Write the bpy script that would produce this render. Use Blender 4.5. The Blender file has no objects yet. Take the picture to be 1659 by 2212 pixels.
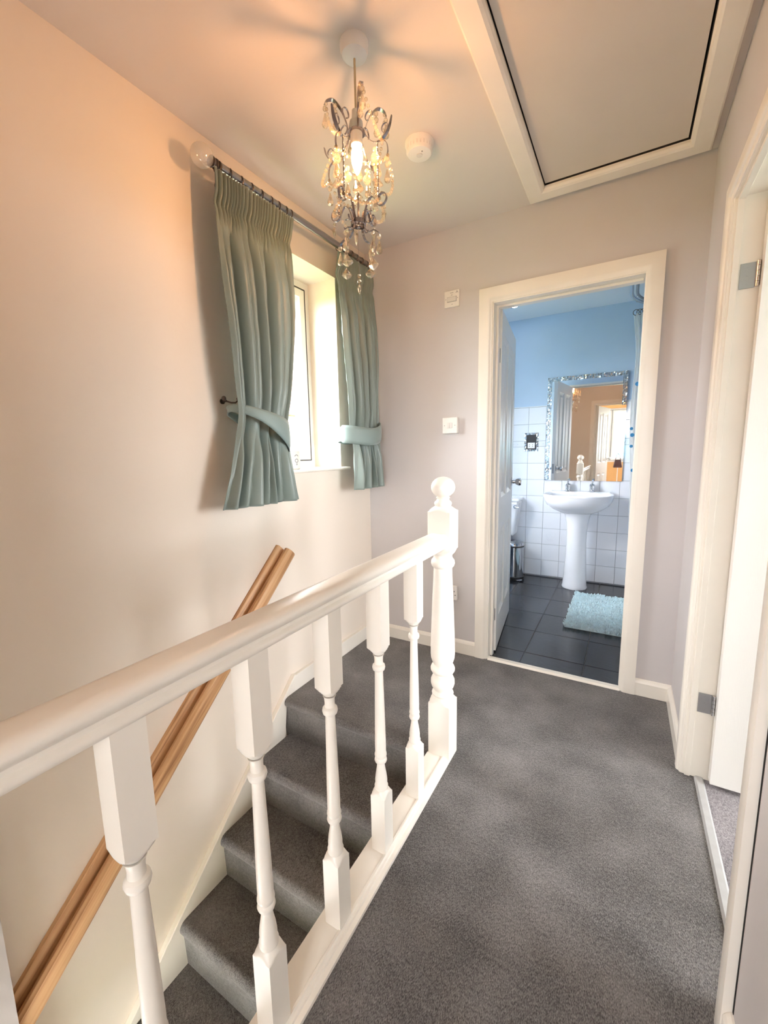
import bpy, bmesh, math, random
from math import sin, cos, pi, radians as R
from mathutils import Vector as V, Matrix

random.seed(7)
scene = bpy.context.scene
COL = scene.collection

# ------------------------------------------------------------------ camera
F_PX = 893.1
cam_d = bpy.data.cameras.new('camera'); cam = bpy.data.objects.new('camera', cam_d); COL.objects.link(cam)
cam_d.sensor_fit = 'HORIZONTAL'; cam_d.sensor_width = 36.0; cam_d.lens = 36.0 * F_PX / 1659.0
cam_d.clip_start = 0.02; cam_d.clip_end = 300
yaw, pitch, roll = R(30.278), R(8.237), R(-1.076)
f_ = V((-sin(yaw) * cos(pitch), cos(yaw) * cos(pitch), -sin(pitch)))
r_ = V((cos(yaw), sin(yaw), 0)); u_ = r_.cross(f_)
r2 = r_ * cos(roll) + u_ * sin(roll); u2 = u_ * cos(roll) - r_ * sin(roll)
cam.matrix_world = Matrix(((r2.x, u2.x, -f_.x, 1.4317), (r2.y, u2.y, -f_.y, -2.2767), (r2.z, u2.z, -f_.z, 1.2161), (0, 0, 0, 1)))
scene.camera = cam

# ------------------------------------------------------------------ world, exposure, daylight portals
w = bpy.data.worlds.new('overcast_sky'); scene.world = w; w.use_nodes = True
w.node_tree.nodes['Background'].inputs[0].default_value = (0.95, 0.97, 1.0, 1)
w.node_tree.nodes['Background'].inputs[1].default_value = 22.0
vs = scene.view_settings
vs.view_transform = 'Standard'; vs.look = 'None'; vs.gamma = 1.0; vs.use_curve_mapping = False
vs.exposure = 0.96
try:
    scene.cycles.max_bounces = 14; scene.cycles.diffuse_bounces = 8; scene.cycles.transparent_max_bounces = 24
    scene.cycles.sample_clamp_indirect = 6.0
    scene.cycles.caustics_reflective = False; scene.cycles.caustics_refractive = False
except Exception:
    pass

def portal(name, loc, rot, sx, sy):
    d = bpy.data.lights.new(name, 'AREA'); d.shape = 'RECTANGLE'; d.size = sx; d.size_y = sy
    d.cycles.is_portal = True
    o = bpy.data.objects.new(name, d); COL.objects.link(o); o.location = loc; o.rotation_euler = rot
    return o
portal('window_portal', (-0.27, -0.63, 1.65), (0, -pi / 2, 0), 1.0, 0.6)
portal('stairwell_fill_portal', (0.43, -2.64, -1.48), (pi / 2, 0, 0), 0.70, 2.0)  # serves the added glazing that brightens the stairwell
portal('bathroom_window_portal', (-0.27, 0.60, 1.55), (0, -pi / 2, 0), 1.15, 0.78)
portal('bedroom_window_portal', (4.60, -1.25, 1.50), (0, pi / 2, 0), 1.3, 1.9)
portal('front_window_portal', (1.50, -5.50, 1.50), (pi / 2, 0, 0), 2.2, 1.25)

# ------------------------------------------------------------------ constants
H = 2.395          # ceiling height
W = 1.681          # right wall
YB = 1.824         # bathroom end wall
YF = -2.56         # wall behind the camera
WB = 2.25          # bathroom right wall

# ------------------------------------------------------------------ materials
def mat(name, col, rough=0.6, metal=0.0, spec=0.5, var=0.0, vscale=8.0, bump=0.0, bscale=120.0, sheen=0.0,
        coat=0.0, col2=None, stretch=None, subs=0.0):
    m = bpy.data.materials.new(name); m.use_nodes = True
    nt = m.node_tree; b = nt.nodes['Principled BSDF']
    b.inputs['Base Color'].default_value = (*col, 1); b.inputs['Roughness'].default_value = rough
    b.inputs['Metallic'].default_value = metal; b.inputs['Specular IOR Level'].default_value = spec
    if sheen:
        b.inputs['Sheen Weight'].default_value = sheen; b.inputs['Sheen Roughness'].default_value = 0.45
    if coat:
        b.inputs['Coat Weight'].default_value = coat; b.inputs['Coat Roughness'].default_value = 0.08
    tc = nt.nodes.new('ShaderNodeTexCoord'); vec = tc.outputs['Object']
    if stretch:
        mp = nt.nodes.new('ShaderNodeMapping'); mp.inputs['Scale'].default_value = stretch
        nt.links.new(vec, mp.inputs[0]); vec = mp.outputs[0]
    if var or col2:
        n = nt.nodes.new('ShaderNodeTexNoise'); n.inputs['Scale'].default_value = vscale; n.inputs['Detail'].default_value = 5
        nt.links.new(vec, n.inputs['Vector'])
        rp = nt.nodes.new('ShaderNodeValToRGB')
        c2 = col2 if col2 else tuple(max(0, c * (1 - var)) for c in col)
        c1 = col if col2 else tuple(min(1, c * (1 + var)) for c in col)
        rp.color_ramp.elements[0].position = 0.35; rp.color_ramp.elements[0].color = (*c2, 1)
        rp.color_ramp.elements[1].position = 0.65; rp.color_ramp.elements[1].color = (*c1, 1)
        nt.links.new(n.outputs[0], rp.inputs[0]); nt.links.new(rp.outputs[0], b.inputs['Base Color'])
    if bump:
        n2 = nt.nodes.new('ShaderNodeTexNoise'); n2.inputs['Scale'].default_value = bscale; n2.inputs['Detail'].default_value = 3
        nt.links.new(vec, n2.inputs['Vector'])
        bp = nt.nodes.new('ShaderNodeBump'); bp.inputs['Strength'].default_value = bump; bp.inputs['Distance'].default_value = 0.004
        nt.links.new(n2.outputs[0], bp.inputs['Height']); nt.links.new(bp.outputs[0], b.inputs['Normal'])
    return m

def carpet(name, dark, light, sheen=0.35):
    m = bpy.data.materials.new(name); m.use_nodes = True
    nt = m.node_tree; b = nt.nodes['Principled BSDF']; L = nt.links.new
    b.inputs['Roughness'].default_value = 0.95; b.inputs['Specular IOR Level'].default_value = 0.1
    b.inputs['Sheen Weight'].default_value = sheen; b.inputs['Sheen Roughness'].default_value = 0.5
    g = nt.nodes.new('ShaderNodeNewGeometry')
    def noise(scale, detail, vec):
        n = nt.nodes.new('ShaderNodeTexNoise'); n.inputs['Scale'].default_value = scale; n.inputs['Detail'].default_value = detail
        L(vec, n.inputs['Vector']); return n.outputs[0]
    mp = nt.nodes.new('ShaderNodeMapping'); mp.inputs['Rotation'].default_value = (0, 0, 0.9); mp.inputs['Scale'].default_value = (1.0, 0.45, 1.0)
    L(g.outputs['Position'], mp.inputs[0])
    n1 = noise(460, 3, mp.outputs[0]); n2 = noise(5.0, 3, g.outputs['Position']); n3 = noise(110, 2, g.outputs['Position'])
    a = nt.nodes.new('ShaderNodeMath'); a.operation = 'MULTIPLY_ADD'; a.inputs[1].default_value = 0.50; L(n1, a.inputs[0])
    c = nt.nodes.new('ShaderNodeMath'); c.operation = 'MULTIPLY_ADD'; c.inputs[1].default_value = 0.25; L(n2, c.inputs[0])
    d = nt.nodes.new('ShaderNodeMath'); d.operation = 'MULTIPLY'; d.inputs[1].default_value = 0.18; L(n3, d.inputs[0])
    L(d.outputs[0], c.inputs[2]); L(c.outputs[0], a.inputs[2])
    rp = nt.nodes.new('ShaderNodeValToRGB')
    rp.color_ramp.elements[0].position = 0.38; rp.color_ramp.elements[0].color = (*dark, 1)
    rp.color_ramp.elements[1].position = 0.62; rp.color_ramp.elements[1].color = (*light, 1)
    L(a.outputs[0], rp.inputs[0]); L(rp.outputs[0], b.inputs['Base Color'])
    bp = nt.nodes.new('ShaderNodeBump'); bp.inputs['Strength'].default_value = 0.9; bp.inputs['Distance'].default_value = 0.006
    L(a.outputs[0], bp.inputs['Height']); L(bp.outputs[0], b.inputs['Normal'])
    return m

def see_through(name, tint, t, gloss, diff=0.0, rough=0.03, trans=0.0):
    """clear thin material: t transparent, gloss mirror-like, diff/trans catch light"""
    m = bpy.data.materials.new(name); m.use_nodes = True
    nt = m.node_tree; nt.nodes.clear(); L = nt.links.new
    out = nt.nodes.new('ShaderNodeOutputMaterial')
    tr = nt.nodes.new('ShaderNodeBsdfTransparent'); tr.inputs[0].default_value = (*tint, 1)
    gl = nt.nodes.new('ShaderNodeBsdfGlossy'); gl.inputs[0].default_value = (1, 1, 1, 1); gl.inputs['Roughness'].default_value = rough
    mx = nt.nodes.new('ShaderNodeMixShader'); mx.inputs[0].default_value = gloss / max(1e-6, (t + gloss))
    L(tr.outputs[0], mx.inputs[1]); L(gl.outputs[0], mx.inputs[2]); last = mx.outputs[0]
    if diff:
        df = nt.nodes.new('ShaderNodeBsdfDiffuse'); df.inputs[0].default_value = (0.9, 0.9, 0.88, 1)
        m2 = nt.nodes.new('ShaderNodeMixShader'); m2.inputs[0].default_value = diff; L(last, m2.inputs[1]); L(df.outputs[0], m2.inputs[2]); last = m2.outputs[0]
    if trans:
        tl = nt.nodes.new('ShaderNodeBsdfTranslucent'); tl.inputs[0].default_value = (0.95, 0.93, 0.88, 1)
        m3 = nt.nodes.new('ShaderNodeMixShader'); m3.inputs[0].default_value = trans; L(last, m3.inputs[1]); L(tl.outputs[0], m3.inputs[2]); last = m3.outputs[0]
    L(last, out.inputs[0])
    return m

def crystal_mat():
    m = bpy.data.materials.new('cut_crystal'); m.use_nodes = True
    nt = m.node_tree; nt.nodes.clear(); L = nt.links.new
    out = nt.nodes.new('ShaderNodeOutputMaterial')
    tr = nt.nodes.new('ShaderNodeBsdfTransparent'); tr.inputs[0].default_value = (1.0, 0.97, 0.92, 1)
    gl = nt.nodes.new('ShaderNodeBsdfGlass'); gl.inputs['Color'].default_value = (1.0, 0.95, 0.86, 1); gl.inputs['Roughness'].default_value = 0.04; gl.inputs['IOR'].default_value = 1.5
    tl = nt.nodes.new('ShaderNodeBsdfTranslucent'); tl.inputs[0].default_value = (0.95, 0.90, 0.80, 1)
    a = nt.nodes.new('ShaderNodeMixShader'); a.inputs[0].default_value = 0.55; L(tr.outputs[0], a.inputs[1]); L(gl.outputs[0], a.inputs[2])
    b = nt.nodes.new('ShaderNodeMixShader'); b.inputs[0].default_value = 0.06; L(a.outputs[0], b.inputs[1]); L(tl.outputs[0], b.inputs[2])
    L(b.outputs[0], out.inputs[0]); return m

def emit(name, col, s):
    m = bpy.data.materials.new(name); m.use_nodes = True
    nt = m.node_tree; nt.nodes.clear()
    out = nt.nodes.new('ShaderNodeOutputMaterial'); e = nt.nodes.new('ShaderNodeEmission')
    e.inputs[0].default_value = (*col, 1); e.inputs[1].default_value = s
    nt.links.new(e.outputs[0], out.inputs[0]); return m

def fabric(name, col, col2, translucency, rough=0.40):
    m = mat(name, col, rough=rough, spec=0.65, sheen=0.3, col2=col2, vscale=3.0, bump=0.12, bscale=420, stretch=(1, 1, 0.25))
    nt = m.node_tree; b = nt.nodes['Principled BSDF']; out = nt.nodes['Material Output']
    tl = nt.nodes.new('ShaderNodeBsdfTranslucent'); tl.inputs[0].default_value = (col[0] * 1.0, col[1] * 1.25, col[2] * 1.3, 1)
    mx = nt.nodes.new('ShaderNodeMixShader'); mx.inputs[0].default_value = translucency
    nt.links.new(b.outputs[0], mx.inputs[1]); nt.links.new(tl.outputs[0], mx.inputs[2]); nt.links.new(mx.outputs[0], out.inputs[0])
    return m

def wood(name, c1, c2, c3):
    m = mat(name, c1, rough=0.45, spec=0.4)
    nt = m.node_tree; b = nt.nodes['Principled BSDF']; L = nt.links.new
    tc = nt.nodes.new('ShaderNodeTexCoord'); mp = nt.nodes.new('ShaderNodeMapping')
    m0 = nt.nodes.new('ShaderNodeMapping'); m0.inputs['Rotation'].default_value = (R(-42.1), 0, 0)
    mp.inputs['Scale'].default_value = (55, 1.6, 55)
    L(tc.outputs['Object'], m0.inputs[0]); L(m0.outputs[0], mp.inputs[0])
    n = nt.nodes.new('ShaderNodeTexNoise'); n.inputs['Scale'].default_value = 1.0; n.inputs['Detail'].default_value = 6; n.inputs['Distortion'].default_value = 0.6
    L(mp.outputs[0], n.inputs['Vector'])
    rp = nt.nodes.new('ShaderNodeValToRGB'); e = rp.color_ramp.elements
    e[0].position = 0.30; e[0].color = (*c3, 1); e[1].position = 0.70; e[1].color = (*c1, 1)
    x = e.new(0.48); x.color = (*c2, 1)
    L(n.outputs[0], rp.inputs[0]); L(rp.outputs[0], b.inputs['Base Color'])
    return m

M = dict(
    wall=mat('lilac_grey_wall_paint', (0.605, 0.575, 0.575), 0.75, var=0.015, vscale=2.5, bump=0.06, bscale=90),
    cream=mat('cream_wall_paint', (0.785, 0.705, 0.615), 0.75, var=0.012, vscale=2.5, bump=0.06, bscale=90),
    ceil=mat('ceiling_paint', (0.70, 0.645, 0.60), 0.85, bump=0.05, bscale=80),
    trim=mat('white_gloss_paint', (0.845, 0.80, 0.725), 0.32, var=0.02, vscale=6, bump=0.03, bscale=40),
    door=mat('white_door_paint', (0.80, 0.785, 0.75), 0.35, bump=0.10, bscale=60, stretch=(6, 6, 0.5)),
    hatch=mat('hatch_board_paint', (0.64, 0.585, 0.52), 0.7, var=0.02, vscale=3),
    carpet=carpet('charcoal_carpet', (0.050, 0.045, 0.042), (0.275, 0.257, 0.247)),
    carpet2=carpet('lilac_grey_carpet', (0.14, 0.125, 0.135), (0.42, 0.385, 0.40)),
    plastic=mat('white_plastic', (0.82, 0.80, 0.77), 0.3, var=0.01),
    plastic_grey=mat('pale_rocker_plastic', (0.72, 0.70, 0.68), 0.35, var=0.01),
    upvc=mat('white_window_plastic', (0.85, 0.85, 0.83), 0.25, var=0.01),
    gasket=mat('black_rubber_gasket', (0.02, 0.02, 0.022), 0.6, var=0.1),
    alu=mat('dull_aluminium_strip', (0.50, 0.50, 0.50), 0.5, 0.3, var=0.05, vscale=30),
    dark=mat('dark_gap', (0.012, 0.010, 0.010), 0.9, var=0.1),
    chrome=mat('polished_chrome', (0.72, 0.72, 0.74), 0.12, 1.0, bump=0.02, bscale=30),
    bin=mat('dark_mirror_steel', (0.42, 0.43, 0.45), 0.10, 1.0, bump=0.02, bscale=20),
    pewter=mat('pewter_pole', (0.36, 0.34, 0.33), 0.28, 1.0, bump=0.03, bscale=40),
    bronze=mat('dark_bronze', (0.11, 0.085, 0.075), 0.35, 0.9, var=0.1),
    steel=mat('brushed_hinge_steel', (0.40, 0.40, 0.40), 0.35, 1.0, bump=0.1, bscale=150),
    silver=mat('chandelier_silver_wire', (0.36, 0.34, 0.36), 0.22, 1.0, bump=0.05, bscale=200),
    crystal=crystal_mat(),
    ball=see_through('frosted_glass_ball', (0.93, 0.92, 0.90), 0.60, 0.16, diff=0.14, trans=0.10, rough=0.12),
    glass=see_through('window_glass', (1, 1, 1), 0.93, 0.06),
    bulb=emit('warm_bulb_glow', (1.0, 0.47, 0.185), 270.0),
    spot=emit('downlight_glow', (0.95, 0.97, 1.0), 58.0),
    curtain=fabric('duck_egg_faux_silk', (0.225, 0.280, 0.256), (0.180, 0.232, 0.212), 0.10),
    curtain2=fabric('duck_egg_tieback_silk', (0.235, 0.312, 0.298), (0.215, 0.29, 0.276), 0.06, rough=0.55),
    wood=wood('oiled_pine', (0.66, 0.42, 0.225), (0.54, 0.305, 0.145), (0.27, 0.125, 0.05)),
    blue=mat('blue_bathroom_paint', (0.46, 0.585, 0.735), 0.7, var=0.02, vscale=3, bump=0.05, bscale=90),
    bceil=mat('bathroom_ceiling_paint', (0.76, 0.80, 0.84), 0.8, bump=0.04, bscale=80),
    tile=mat('white_glazed_tile', (0.80, 0.82, 0.86), 0.08, spec=0.5, var=0.02, vscale=5, bump=0.03, bscale=25),
    grout=mat('grey_grout', (0.30, 0.31, 0.335), 0.9, var=0.08, vscale=40),
    ftile=mat('charcoal_floor_tile', (0.036, 0.037, 0.043), 0.20, spec=0.5, col2=(0.014, 0.0145, 0.018), vscale=6, bump=0.12, bscale=35),
    fgrout=mat('light_floor_grout', (0.34, 0.33, 0.32), 0.9, var=0.15, vscale=30),
    ceramic=mat('white_sanitary_ceramic', (0.84, 0.85, 0.88), 0.08, spec=0.55, coat=0.3, var=0.01),
    mirror=mat('mirror_silver', (0.93, 0.94, 0.94), 0.015, 1.0, var=0.004),
    mosaic=mat('crackle_mirror_mosaic', (0.80, 0.84, 0.86), 0.10, 1.0, col2=(0.22, 0.26, 0.28), vscale=70),
    mat_=mat('pale_blue_bath_mat', (0.56, 0.70, 0.74), 0.95, sheen=0.4, var=0.12, vscale=35),
    shower=see_through('shower_curtain_vinyl', (0.93, 0.97, 1.0), 0.25, 0.06, diff=0.45, trans=0.35, rough=0.2),
    bluedot=mat('blue_spot_print', (0.05, 0.28, 0.55), 0.5, var=0.1),
    candle=mat('white_candle_glaze', (0.70, 0.68, 0.63), 0.35, var=0.02),
    ink=mat('grey_print_ink', (0.25, 0.25, 0.26), 0.7, var=0.05),
    orange=mat('apricot_bedroom_paint', (0.78, 0.42, 0.16), 0.75, var=0.03, vscale=3),
    blackbin=mat('black_bin_plastic', (0.02, 0.02, 0.022), 0.3, var=0.1),
    lawn=mat('lawn_green', (0.12, 0.155, 0.06), 0.9, var=0.35, vscale=3),
    leaf=mat('hedge_green', (0.10, 0.17, 0.03), 0.8, var=0.4, vscale=9),
    bag=mat('dark_plum_leather', (0.09, 0.035, 0.035), 0.45, var=0.2),
    hill=mat('distant_blue_hills', (0.10, 0.30, 0.36), 0.9, var=0.25, vscale=0.2),
    field=mat('distant_dry_field', (0.30, 0.24, 0.12), 0.9, var=0.3, vscale=0.4),
    slab=mat('plaster_shell', (0.72, 0.70, 0.68), 0.8, var=0.02),
    roof=mat('clay_roof_tile', (0.22, 0.09, 0.05), 0.8, var=0.25, vscale=6),
)
def brick_mat():
    m = mat('buff_brickwork', (0.30, 0.22, 0.13), 0.85)
    nt = m.node_tree; b = nt.nodes['Principled BSDF']; L = nt.links.new
    tc = nt.nodes.new('ShaderNodeTexCoord'); mp = nt.nodes.new('ShaderNodeMapping'); mp.inputs['Rotation'].default_value = (R(90), 0, R(90))
    L(tc.outputs['Object'], mp.inputs[0])
    br = nt.nodes.new('ShaderNodeTexBrick'); L(mp.outputs[0], br.inputs['Vector'])
    br.inputs['Color1'].default_value = (0.30, 0.21, 0.11, 1); br.inputs['Color2'].default_value = (0.22, 0.15, 0.08, 1); br.inputs['Mortar'].default_value = (0.36, 0.33, 0.28, 1)
    br.inputs['Scale'].default_value = 2.2; br.inputs['Mortar Size'].default_value = 0.03
    L(br.outputs[0], b.inputs['Base Color']); return m
M['brick'] = brick_mat()

# ------------------------------------------------------------------ mesh builder
class MB:
    def __init__(s): s.v = []; s.f = []
    def add(s, vs_, fs_):
        n = len(s.v); s.v += [V(p) for p in vs_]; s.f += [tuple(i + n for i in f) for f in fs_]; return s
    def box(s, x0, x1, y0, y1, z0, z1):
        return s.add([(x0, y0, z0), (x1, y0, z0), (x1, y1, z0), (x0, y1, z0), (x0, y0, z1), (x1, y0, z1), (x1, y1, z1), (x0, y1, z1)],
                     [(3, 2, 1, 0), (4, 5, 6, 7), (0, 1, 5, 4), (1, 2, 6, 5), (2, 3, 7, 6), (3, 0, 4, 7)])
    def prism(s, poly, fn, a, b):
        """poly of 2D points extruded from a to b; fn(p, q, t) -> 3D"""
        n = len(poly)
        vs_ = [fn(p, q, a) for p, q in poly] + [fn(p, q, b) for p, q in poly]
        fs_ = [tuple(range(n)), tuple(range(2 * n - 1, n - 1, -1))] + [(i, i + n, (i + 1) % n + n, (i + 1) % n) for i in range(n)]
        return s.add(vs_, fs_)
    def lathe(s, prof, c=(0, 0, 0), seg=24, ax=(1, 1), cap=True):
        """prof: (radius, z)"""
        vs_, fs_ = [], []
        for r, z in prof:
            for k in range(seg):
                a = 2 * pi * k / seg; vs_.append((c[0] + r * cos(a) * ax[0], c[1] + r * sin(a) * ax[1], c[2] + z))
        for i in range(len(prof) - 1):
            for k in range(seg):
                k2 = (k + 1) % seg; fs_.append((i * seg + k, i * seg + k2, (i + 1) * seg + k2, (i + 1) * seg + k))
        if cap:
            if prof[0][0] > 1e-5: fs_.append(tuple(range(seg - 1, -1, -1)))
            if prof[-1][0] > 1e-5: fs_.append(tuple(range((len(prof) - 1) * seg, len(prof) * seg)))
        return s.add(vs_, fs_)
    def tube(s, path, rad, seg=8, flat=None, cap=True, closed=False):
        """rad: number or list; flat=(k, up): ellipse squash along up"""
        P = [V(p) for p in path]; n = len(P); rad = rad if isinstance(rad, (list, tuple)) else [rad] * n
        T = []
        for i in range(n):
            a = P[i - 1] if (i > 0 or closed) else P[0]; b = P[(i + 1) % n] if (i < n - 1 or closed) else P[-1]
            t = (b - a); T.append(t.normalized() if t.length > 1e-9 else V((0, 0, 1)))
        up = V((0, 0, 1)) if abs(T[0].z) < 0.9 else V((1, 0, 0))
        N = (up - T[0] * up.dot(T[0])).normalized(); vs_ = []
        for i in range(n):
            N = (N - T[i] * N.dot(T[i])); N = N.normalized() if N.length > 1e-6 else V((1, 0, 0)); B = T[i].cross(N)
            for k in range(seg):
                a = 2 * pi * k / seg; vs_.append(P[i] + (N * cos(a) + B * sin(a)) * rad[i])
        fs_ = []
        for i in range(n if closed else n - 1):
            j = (i + 1) % n
            for k in range(seg):
                k2 = (k + 1) % seg; fs_.append((i * seg + k, i * seg + k2, j * seg + k2, j * seg + k))
        if cap and not closed: fs_ += [tuple(range(seg - 1, -1, -1)), tuple(range((n - 1) * seg, n * seg))]
        return s.add(vs_, fs_)
    def strip(s, path, wdir, wid, th):
        """flat metal strip: rectangle section swept along path, wdir = width direction"""
        P = [V(p) for p in path]; n = len(P); wd = V(wdir).normalized(); vs_ = []
        wl = wid if isinstance(wid, (list, tuple)) else [wid] * n
        for i in range(n):
            t = (P[min(i + 1, n - 1)] - P[max(i - 1, 0)]); t.normalize(); nn = t.cross(wd); nn.normalize()
            for a, b in ((-1, -1), (1, -1), (1, 1), (-1, 1)): vs_.append(P[i] + wd * a * wl[i] / 2 + nn * b * th / 2)
        fs_ = []
        for i in range(n - 1):
            for k in range(4): fs_.append((i * 4 + k, i * 4 + (k + 1) % 4, i * 4 + 4 + (k + 1) % 4, i * 4 + 4 + k))
        fs_ += [(3, 2, 1, 0), tuple(range((n - 1) * 4, n * 4))]
        return s.add(vs_, fs_)
    def frame(s, path, prof, fn, closed=True):
        """mitred moulding. path: 2D points; prof: (d, h) closed polygon, d to the left of travel, h out of plane; fn(u, v, h)->3D"""
        n = len(path); m = len(prof); P = [V((p[0], p[1])) for p in path]; vs_ = []
        for i in range(n):
            ea = (P[i] - P[i - 1]).normalized() if (closed or i > 0) else None
            eb = (P[(i + 1) % n] - P[i]).normalized() if (closed or i < n - 1) else None
            if ea is None: ea = eb
            if eb is None: eb = ea
            na = V((-ea.y, ea.x)); nb = V((-eb.y, eb.x)); nn = na + nb; nn = nn / max(1e-6, nn.dot(na)) if nn.length > 1e-6 else na
            for d, h in prof: q = P[i] + nn * d; vs_.append(fn(q.x, q.y, h))
        fs_ = []
        for i in range(n if closed else n - 1):
            j = (i + 1) % n
            for k in range(m): fs_.append((i * m + k, i * m + (k + 1) % m, j * m + (k + 1) % m, j * m + k))
        if not closed: fs_ += [tuple(range(m - 1, -1, -1)), tuple(range((n - 1) * m, n * m))]
        return s.add(vs_, fs_)
    def grid(s, fn, nu, nv, wrapu=False):
        vs_ = [fn(i / (nu if wrapu else nu - 1), j / (nv - 1)) for j in range(nv) for i in range(nu)]
        fs_ = []
        for j in range(nv - 1):
            for i in range(nu if wrapu else nu - 1):
                i2 = (i + 1) % nu; fs_.append((j * nu + i, j * nu + i2, (j + 1) * nu + i2, (j + 1) * nu + i))
        return s.add(vs_, fs_)
    def sphere(s, c, r, seg=16, rings=10, sc=(1, 1, 1)):
        pr = [(max(1e-6, r * sin(pi * i / rings)), -r * cos(pi * i / rings)) for i in range(rings + 1)]
        n0 = len(s.v); s.lathe(pr, (0, 0, 0), seg, cap=False)
        for i in range(n0, len(s.v)): p = s.v[i]; s.v[i] = V((c[0] + p.x * sc[0], c[1] + p.y * sc[1], c[2] + p.z * sc[2]))
        return s
    def xf(s, mtx):
        s.v = [mtx @ p for p in s.v]; return s
    def build(s, name, m, parent=None, smooth=False, bevel=0.0, origin=None, seg=2):
        if parent is not None: o0 = wloc(parent) if origin is None else V(origin)
        elif origin is not None: o0 = V(origin)
        else:
            xs = [p.x for p in s.v]; ys = [p.y for p in s.v]; zs = [p.z for p in s.v]
            o0 = V(((min(xs) + max(xs)) / 2, (min(ys) + max(ys)) / 2, min(zs)))
        me = bpy.data.meshes.new(name); me.from_pydata([p - o0 for p in s.v], [], s.f)
        bm = bmesh.new(); bm.from_mesh(me); bmesh.ops.recalc_face_normals(bm, faces=bm.faces); bm.to_mesh(me); bm.free()
        me.materials.append(M[m] if isinstance(m, str) else m)
        if smooth:
            for p in me.polygons: p.use_smooth = True
            try: me.set_sharp_from_angle(angle=R(38))
            except Exception: pass
        o = bpy.data.objects.new(name, me); COL.objects.link(o)
        if parent is not None: o.parent = parent; o.location = o0 - wloc(parent)
        else: o.location = o0
        if bevel:
            md = o.modifiers.new('soft_edge', 'BEVEL'); md.width = bevel; md.segments = seg; md.limit_method = 'ANGLE'; md.angle_limit = R(40)
        return o

def wloc(o):
    p = V(o.location)
    while o.parent is not None: o = o.parent; p = p + V(o.location)
    return p
def thing(name, loc, label=None, cat=None, group=None, kind=None):
    o = bpy.data.objects.new(name, None); COL.objects.link(o); o.location = loc; o.empty_display_size = 0.05
    return tag(o, label, cat, group, kind)
def tag(o, label=None, cat=None, group=None, kind=None):
    if label: o['label'] = label
    if cat: o['category'] = cat
    if group: o['group'] = group
    if kind: o['kind'] = kind
    return o
def struct(o, label=None, cat=None): return tag(o, label, cat, None, 'structure')
def dup(o, parent, loc):
    c = o.copy(); COL.objects.link(c); c.parent = parent; c.location = loc
    return c
def slab(axis, a0, a1, u0, u1, z0, z1, holes=()):
    """wall slab: axis 'x' (plane normal x, u = y) or 'y' (normal y, u = x); holes (u0,u1,z0,z1)"""
    us = sorted({u0, u1, *[h[0] for h in holes], *[h[1] for h in holes]}); zs = sorted({z0, z1, *[max(z0, h[2]) for h in holes], *[h[3] for h in holes]})
    b = MB()
    for i in range(len(us) - 1):
        for j in range(len(zs) - 1):
            um, zm = (us[i] + us[i + 1]) / 2, (zs[j] + zs[j + 1]) / 2
            if any(h[0] < um < h[1] and h[2] < zm < h[3] for h in holes): continue
            if axis == 'x': b.box(a0, a1, us[i], us[i + 1], zs[j], zs[j + 1])
            else: b.box(us[i], us[i + 1], a0, a1, zs[j], zs[j + 1])
    return b
def smoothstep(t): t = max(0.0, min(1.0, t)); return t * t * (3 - 2 * t)
def lerp(a, b, t): return a + (b - a) * t
def interp(keys, t):
    for (t0, v0), (t1, v1) in zip(keys, keys[1:]):
        if t <= t1: return lerp(v0, v1, smoothstep((t - t0) / (t1 - t0)))
    return keys[-1][1]

# ================================================================== THE SETTING
DOOR = (0.772, 1.490, -0.25, 1.995)      # bathroom doorway in the end wall (structural hole)
RD = (-1.325, -0.495, -0.25, 1.995)      # bedroom doorway in the right wall (y range)
FD = (0.900, 1.640, 0.0, 1.995)        # doorway behind the camera
WIN = (-0.950, -0.310, 1.125, 2.163)   # landing window (y range)
BWIN = (0.20, 1.00, 0.95, 2.12)        # bathroom window
# outer wall holds both windows; landing side
struct(slab('x', -0.30, 0.0, -2.70, 0.05, -2.75, H + 0.1, [WIN]).build('wall_left', 'cream'))
struct(slab('x', -0.30, 0.0, 0.05, 1.95, -0.20, H + 0.1, [BWIN]).build('wall_bathroom_left', 'blue'))
struct(MB().box(0.0, 0.09, YF, -1.999, -2.70, H).build('wall_left_return', 'wall'))
# end wall of the landing and its bathroom side
struct(slab('y', 0.0, 0.06, 0.0, 1.80, -0.20, H + 0.1, [DOOR]).build('wall_back', 'wall'))
struct(slab('y', 0.06, 0.12, 0.0, WB + 0.1, -0.20, H + 0.1, [DOOR]).build('wall_bathroom_front', 'blue'))
struct(slab('x', W, W + 0.06, -2.62, 0.0, -0.20, H + 0.1, [RD]).build('wall_right', 'wall'))
struct(slab('x', W + 0.06, W + 0.12, -2.62, 0.0, -0.20, H + 0.1, [RD]).build('wall_bedroom_near', 'slab'))
FILL_HOLE = (0.06, 0.80, -2.55, -0.42)        # added opening below the landing, unseen, lets fill daylight into the stairwell
struct(slab('y', YF - 0.06, YF, 0.0, W, -2.75, H + 0.1, [FD, FILL_HOLE]).build('wall_front', 'cream'))
struct(slab('y', YF - 0.12, YF - 0.06, -0.30, 3.6, -0.20, H + 0.1, [FD]).build('wall_front_bedroom_inner', 'slab'))
# ceiling with the loft opening
c = MB()
for x0, x1, y0, y1 in ((-0.3, 1.03, -5.6, 2.0), (1.59, 4.8, -5.6, 2.0), (1.03, 1.59, -0.115, 2.0), (1.03, 1.59, -5.6, -1.22)):
    c.box(x0, x1, y0, y1, H, H + 0.12)
struct(c.build('ceiling', 'ceil'))
struct(MB().box(0.0, WB, 0.12, YB + 0.02, H - 0.004, H + 0.001).build('ceiling_bathroom', 'bceil'))
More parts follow.
